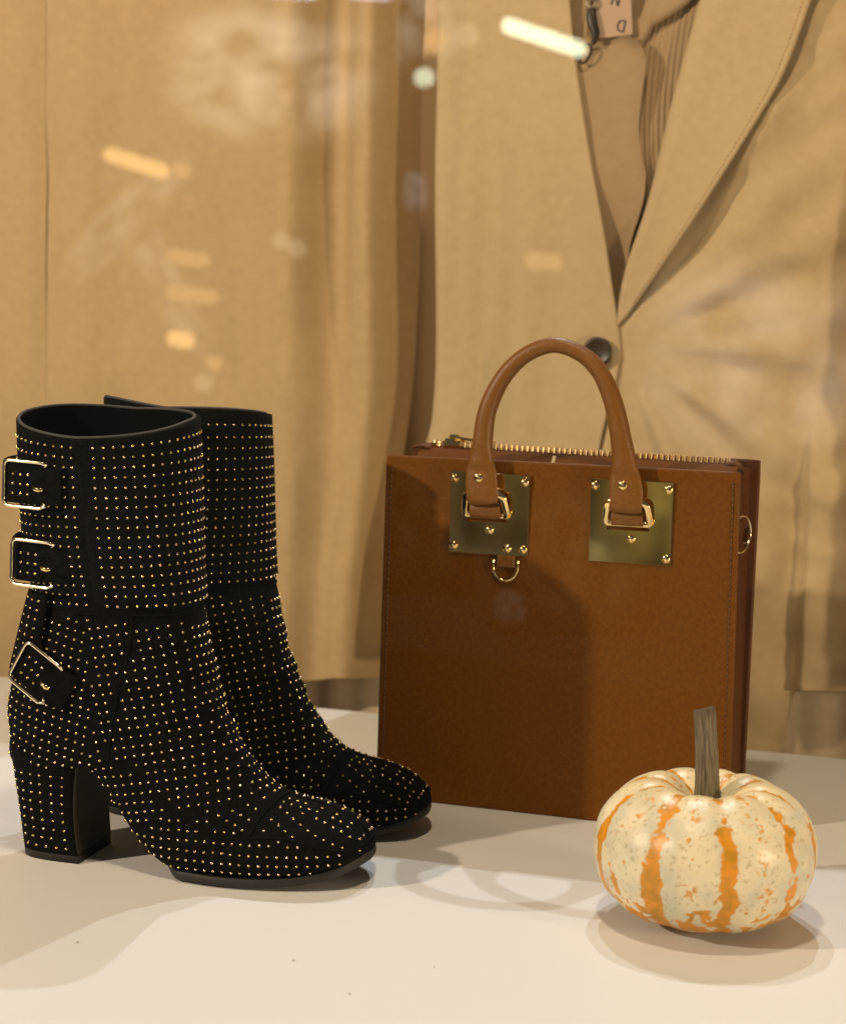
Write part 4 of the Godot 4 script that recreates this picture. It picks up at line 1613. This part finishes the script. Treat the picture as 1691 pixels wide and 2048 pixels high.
func straps(t: Node3D, sg: float) -> void:
	# three straps round the back, each with a gold buckle on the outside
	var defs := [[0.2485, -0.03, 0.0, 0.0, 0.0125], [0.1985, -0.03, 0.003, -0.0035, 0.0125], [0.1275, -0.52, 0.002, -0.0015, 0.0125]]
	for k in 3:
		var y0: float = defs[k][0]
		var tilt: float = defs[k][1]
		var dx: float = defs[k][2]
		var dz: float = defs[k][3]
		var half: float = defs[k][4]
		var turn := Basis(Vector3.BACK, tilt)
		var mid := Vector3(0.016 + dx, y0, 0.0)
		# centre line seen from above: from under the front flap back to the buckle, round the heel side, forward on the inside
		var line := [Vector2(0.0385, 0.0470), Vector2(0.033, 0.0484), Vector2(0.024, 0.0488), Vector2(0.012, 0.0480), Vector2(0.002, 0.0462), Vector2(-0.001, 0.0435), Vector2(-0.0095, 0.0300), Vector2(-0.0155, 0.0130), Vector2(-0.0160, 0.0), Vector2(-0.0110, -0.018), Vector2(0.004, -0.034), Vector2(0.026, -0.0455), Vector2(0.052, -0.0480)]
		if k == 2:
			line = [Vector2(0.0415, 0.0395), Vector2(0.036, 0.0408), Vector2(0.026, 0.0412), Vector2(0.014, 0.0405), Vector2(0.003, 0.0385), Vector2(0.000, 0.0350), Vector2(0.000, 0.0290)]
		elif k == 1:
			for i in line.size():
				line[i].y *= 0.93
		var pts := []
		for p in line:
			pts.append(Vector3(p.x + dx, 0.0, p.y + dz * signf(p.y)))
		pts = smooth_path(pts, 7)
		var inner := []
		var rows := [PackedVector3Array(), PackedVector3Array(), PackedVector3Array(), PackedVector3Array(), PackedVector3Array(), PackedVector3Array(), PackedVector3Array()]
		for i in pts.size():
			var p: Vector3 = pts[i]
			var q0: Vector3 = pts[maxi(i - 1, 0)]
			var q1: Vector3 = pts[mini(i + 1, pts.size() - 1)]
			var dir := (q1 - q0).normalized()
			var out := dir.cross(Vector3.UP).normalized()
			if out.dot(Vector3(p.x - 0.045, 0, p.z)) < 0:
				out = -out
			var sect := [[-half, -0.0010], [-half, 0.0004], [-half + 0.0012, 0.0012], [0.0, 0.0013], [half - 0.0012, 0.0012], [half, 0.0004], [half, -0.0010]]
			for m in 7:
				var w: Vector3 = p + Vector3(0, sect[m][0], 0) + out * float(sect[m][1])
				w = mid + turn * (w - Vector3(mid.x, 0, 0))
				rows[m].append(Vector3(w.x, w.y, w.z * sg))
		var b := MB.new()
		b.grid(rows, false, false, sg < 0)
		var st := part("strap", b, M.suede, t)
		# buckle: a rounded rectangle of square-edged gold wire lying on the strap, its front bar under the strap
		var fx := 0.0160 + dx
		var fz := 0.0490 + dz if k < 2 else 0.0412 + dz
		if k == 1:
			fz = 0.0450
		var lean := Basis(Vector3.UP, -0.20)
		var hw := 0.0158
		var hh := 0.0142
		var loop := []
		loop.append(Vector3(hw - 0.0035, -hh + 0.0030, -0.0016))
		loop.append(Vector3(hw - 0.0012, -hh + 0.0008, -0.0002))
		loop.append(Vector3(hw - 0.0040, -hh, 0.0014))
		for c in [[-1, -1], [-1, 1]]:
			var rad := 0.0042
			for m in 6:
				var a: float = atan2(c[1], c[0]) - (m / 5.0 - 0.5) * PI / 2
				loop.append(Vector3(c[0] * (hw - rad) + rad * cos(a), c[1] * (hh - rad) + rad * sin(a), 0.0022))
		loop.append(Vector3(hw - 0.0040, hh, 0.0014))
		loop.append(Vector3(hw - 0.0012, hh - 0.0008, -0.0002))
		loop.append(Vector3(hw - 0.0035, hh - 0.0030, -0.0016))
		var place := func(p: Vector3) -> Vector3:
			var w: Vector3 = Vector3(fx, 0, fz) + lean * p
			w = mid + turn * (w - Vector3(mid.x, 0, 0))
			return Vector3(w.x, w.y, w.z * sg)
		var lw := []
		for p in loop:
			lw.append(place.call(p))
		b = MB.new()
		b.sweep(lw, [0.0014], [0.0011], [Vector3(0, 0, 1)], 10, false, true, 2.6)
		part("buckle", b, M.pale_gold, st)
		b = MB.new()
		b.sweep([place.call(Vector3(0.0065, -0.0018, 0.0010)), place.call(Vector3(0.0085, -0.0022, 0.0026)), place.call(Vector3(0.0120, -0.0024, 0.0028)), place.call(Vector3(0.0135, -0.0024, 0.0012))], [0.0011, 0.0014, 0.0014, 0.0012], [0.0009], [Vector3.UP], 10)
		part("prong", b, M.gold, st)
		# studs in the frame and on the strap
		var ss := []
		for i in 3:
			for j in 3:
				var p: Vector3 = place.call(Vector3(-0.0095 + i * 0.0058, -0.0062 + j * 0.0060, 0.0014))
				var nn: Vector3 = turn * (lean * Vector3(0, 0, 1))
				ss.append([p, Vector3(nn.x, nn.y, nn.z * sg)])
		stud_cloud("studs", ss, st, 9 + k)
		for i in range(0, 40, 2):
			for m in [-0.8, 0.0, 0.8]:
				avoid.append(place.call(Vector3(lerpf(-0.020, 0.026, i / 40.0), m * half, 0.0)))
